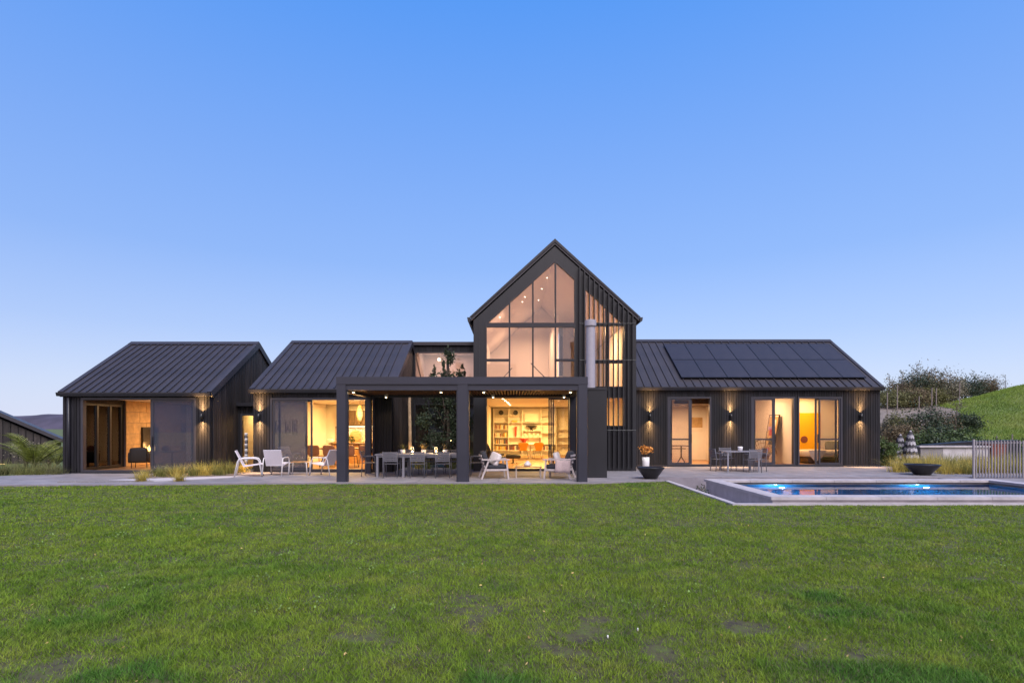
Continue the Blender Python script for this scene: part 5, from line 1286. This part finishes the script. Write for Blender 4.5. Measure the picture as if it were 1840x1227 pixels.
# ------------------------------------------------------------------ planting, right
k_ = 0
for r_, (Y, p0, p1, n, h) in enumerate(((18.9,1690,1850,9,.62), (19.6,1600,1850,14,.68), (20.5,1612,1860,13,.75), (21.5,1630,1860,11,.8))):
    for i in range(n):
        px = p0+(p1-p0)*(i+rng.uniform(.2,.8))/n; y = Y+rng.uniform(-.2,.2)
        tussock('golden_tussock', (PX(px,y),y,-.03), h*rng.uniform(.85,1.15), .38, 'tussock' if rng.random() < .7 else 'tussock_green', 'golden arching grass behind the pool, %s from the house in the %s row back' % (ORD[i], ORD[r_]), 170, group='golden grasses behind the pool', lean=.85)
shrub('box_shrub', (15.75,22.9,-.05), 1.2, .5, .5, 'leaf_green', 'rounded dark green shrub at the right corner of the house', 3200, .045, clumps=40)
def tb(px, Y): x = PX(px, Y); return (x, Y, float(terrain_z(x, Y))-.05)
def bank_shrub(px, py, Y, rx, mt, label, n=3800, leaf=.062, name='shrub', spread=.56):
    if Y > 43: n, leaf, spread = 5200, .075, .62
    b = tb(px, Y); h = max(.5, PZ(py, Y)-b[2]); shrub(name, b, h, rx, rx*.8, mt, label, n, leaf, 'shrub', 'shrubs on the bank', gap=.05, spread=spread, clumps=36)
BS = [(1606,704,44,2.0,'leaf_olive','olive shrub on the skyline nearest the house roof'), (1626,688,46,1.6,'leaf_brown','brown shrub on the skyline left of the tallest shrubs'), (1648,674,46,1.7,'leaf_dark','dark shrub among the tallest skyline shrubs'),
 (1674,670,47,2.1,'leaf_brown','broad brown twiggy shrub on the skyline'), (1699,684,46,1.2,'leaf_grey','grey shrub on the skyline where the hill begins'), (1733,682,50,1.5,'leaf_dark','dark round shrub on the skyline over the hill edge'),
 (1772,679,53,1.1,'leaf_brown','small bronze shrub standing alone on the hill crest'), (1668,700,45,1.2,'leaf_olive','pale olive shrub below the skyline shrubs'), (1640,703,44,1.2,'leaf_brown','dry brown shrub behind the fence posts'),
 (1600,750,33,.7,'leaf_grey','grey shrub half hidden by the house corner'), (1624,748,32,.8,'leaf_olive','yellowish shrub on the bank by the house'), (1612,768,30,.8,'leaf_brown','dry brown grass-like shrub low on the bank'),
 (1664,735,31,1.15,'leaf_dark','largest dark green shrub on the bank'), (1690,744,32,.8,'leaf_brown','dark brown shrub at the hill edge'), (1640,764,30,.8,'leaf_brown','brown shrub behind the striped parasols'),
 (1688,768,29,.9,'leaf_dark','dark shrub above the concrete wall'), (1715,776,29,.8,'leaf_green','green shrub at the foot of the hill'), (1668,780,27,1.0,'leaf_green','bright green shrub just right of the parasols'),
 (1738,787,28,.9,'leaf_green','low green shrub behind the fence end'), (1730,742,35,.9,'leaf_dark','dark straggly bush alone on the grass slope'), (1700,788,26.5,1.1,'leaf_dark','low dark hedge plant behind the concrete wall'),
 (1770,792,27,1.2,'leaf_green','low hedge plant behind the pool fence'), (1815,792,27.5,1.3,'leaf_green','low hedge plant at the right edge behind the fence')]
for px, py, Y, rx, mt, lb in BS: bank_shrub(px, py, Y, rx, mt, lb)
# bare stems against the sky
for k_, (px, py, Y) in enumerate(((1600,672,44),(1622,668,45),(1641,655,46),(1649,650,46),(1672,660,47),(1698,668,47),(1752,668,50),(1790,682,54),(1806,676,55),(1716,725,31))):
    b = Vector(tb(px, Y)); h = PZ(py, Y)-b.z; mb = MB(); dx = rng.uniform(-.2,.2)
    mb.tube([b, b+Vector((dx*.4,0,h*.6)), b+Vector((dx,0,h))], [.035,.025,.008], 5); tips = []
    for q in range(9):
        f = rng.uniform(.45,.95); s0 = b+Vector((dx*f*f,0,h*f)); a = rng.uniform(0,6.28); e = s0+Vector((math.cos(a)*.35,math.sin(a)*.2,rng.uniform(.15,.5)))
        mb.tube([s0, e], [.012,.005], 4); tips += [e, s0.lerp(e,.6)]
    t = tag(empty('sapling', b), 'thin bare sapling rising above the bank shrubs, %s from the house' % ORD[k_], 'sapling', 'bare saplings on the skyline')
    mb.build('stem', 'bark', t); P = np.repeat(np.array([tuple(p) for p in tips]), 5, 0); P = P+rng.normal(size=P.shape)*.09; V, Fq = leaves(P, .06); mesh_np('foliage', V, Fq, 'leaf_grey', t, np.repeat(rng.random(len(P)),4))
for k_, (px, y0, y1, Y) in enumerate(((1594,705,735,39),(1612,692,736,39),(1651,712,732,38),(1674,696,724,40),(1682,697,720,41),(1724,686,716,44),(1790,783,797,28.5),(1818,780,795,28.5))):
    b = tb(px, Y); h = PZ(y0,Y)-b[2]; o = MB().tube([(b[0],Y,b[2]-.1),(b[0]+.03,Y,b[2]+h)], [.034,.03], 8).build('fence_post', 'post_wood'); tag(o, 'weathered round timber post on the bank, %s from the house' % ORD[k_], 'fence post', 'timber posts on the bank')
# striped folded parasols
def parasol(px, Y, ztop, H, label):
    x = PX(px, Y); t = tag(empty('folded_parasol', (x,Y,-.1)), label, 'parasol', 'striped folded parasols')
    MB().tube([(x,Y,-.1),(x,Y,ztop-.02)], .02, 8).build('pole', 'metal_grey', t); nb = 9
    for k in range(nb):
        z1 = ztop-H*k/nb; z0 = ztop-H*(k+1)/nb; ms = MB(); n = 32; vv = []
        for z, kk in ((z0,k+1),(z1,k)):
            for i in range(n):
                r = (.05+.25*(kk/nb)**.8)*(1+.16*math.cos(i*math.pi*2/3)); vv.append((x+r*math.cos(2*math.pi*i/n), Y+r*math.sin(2*math.pi*i/n), z+.028*math.cos(i*math.pi*2/4)*(0 if k == 0 and kk == 0 else 1)))
        ms.add(vv, [(i,(i+1) % n,n+(i+1) % n,n+i) for i in range(n)]); ms.build('canopy_band', 'parasol_pale' if k % 2 else 'parasol_dark', t, True)
    MB().lathe([(.001,ztop-.02),(.05,ztop-.01),(.03,ztop+.04),(.001,ztop+.06)], 10, (x,Y)).build('finial', 'parasol_pale', t)
parasol(1618, 24.4, 1.25, 1.15, 'shorter dark and white striped folded parasol, nearer the house')
parasol(1636, 24.0, 1.42, 1.3, 'taller dark and white striped folded parasol beside the concrete wall')
# concrete trough wall, dark tank and red box behind the grasses
t = tag(empty('concrete_wall', (19.4,24.2,-.1)), 'low weathered concrete wall with thin capping behind the golden grasses', 'wall')
for i in range(3): MB().box(18.15+i*1.0,18.15+i*1.0+.99,24.1,24.35,-.1,.72+.0).build('wall_panel', 'concrete_pale' if i else 'concrete', t)
MB().box(18.05,21.2,24.02,24.42,.72,.79).build('capping', 'coping', t)
t = MB().prism([(19.2,-.1),(23.4,-.1),(23.4,1.02),(21.0,.95),(19.2,.8)], 'y', 25.0, 25.6).build('dark_screen', 'panel_metal'); tag(t, 'dark sloping screen behind the concrete wall and pool fence', 'screen')
t = tag(empty('storage_box', (21.6,24.4,-.1)), 'dark red storage box behind the pool fence', 'box')
MB().box(21.35,21.95,24.1,24.6,-.1,.8).build('body', 'book_b', t); MB().box(21.32,21.98,24.07,24.63,.8,.85).build('lid', 'book_b', t)
shrub('channel_weed', (PX(1262,14.6),14.6,-.42), .5, .18, .15, 'leaf_dark', 'small dark weed growing by the pool side wall', 120, .035, 'weed', stems=4)
for x, y, wh in ((.75,4.25,'nearer the camera'),(1.02,4.4,'farther from the camera')):
    o = MB().lathe([(.001,-.05),(.006,-.045),(.007,-.035),(.005,-.024),(.001,-.022)], 9, (x,y)).build('pebble', 'paper_white', None, True); tag(o, 'tiny white stone in the bare lawn patch, the one '+wh, 'stone')
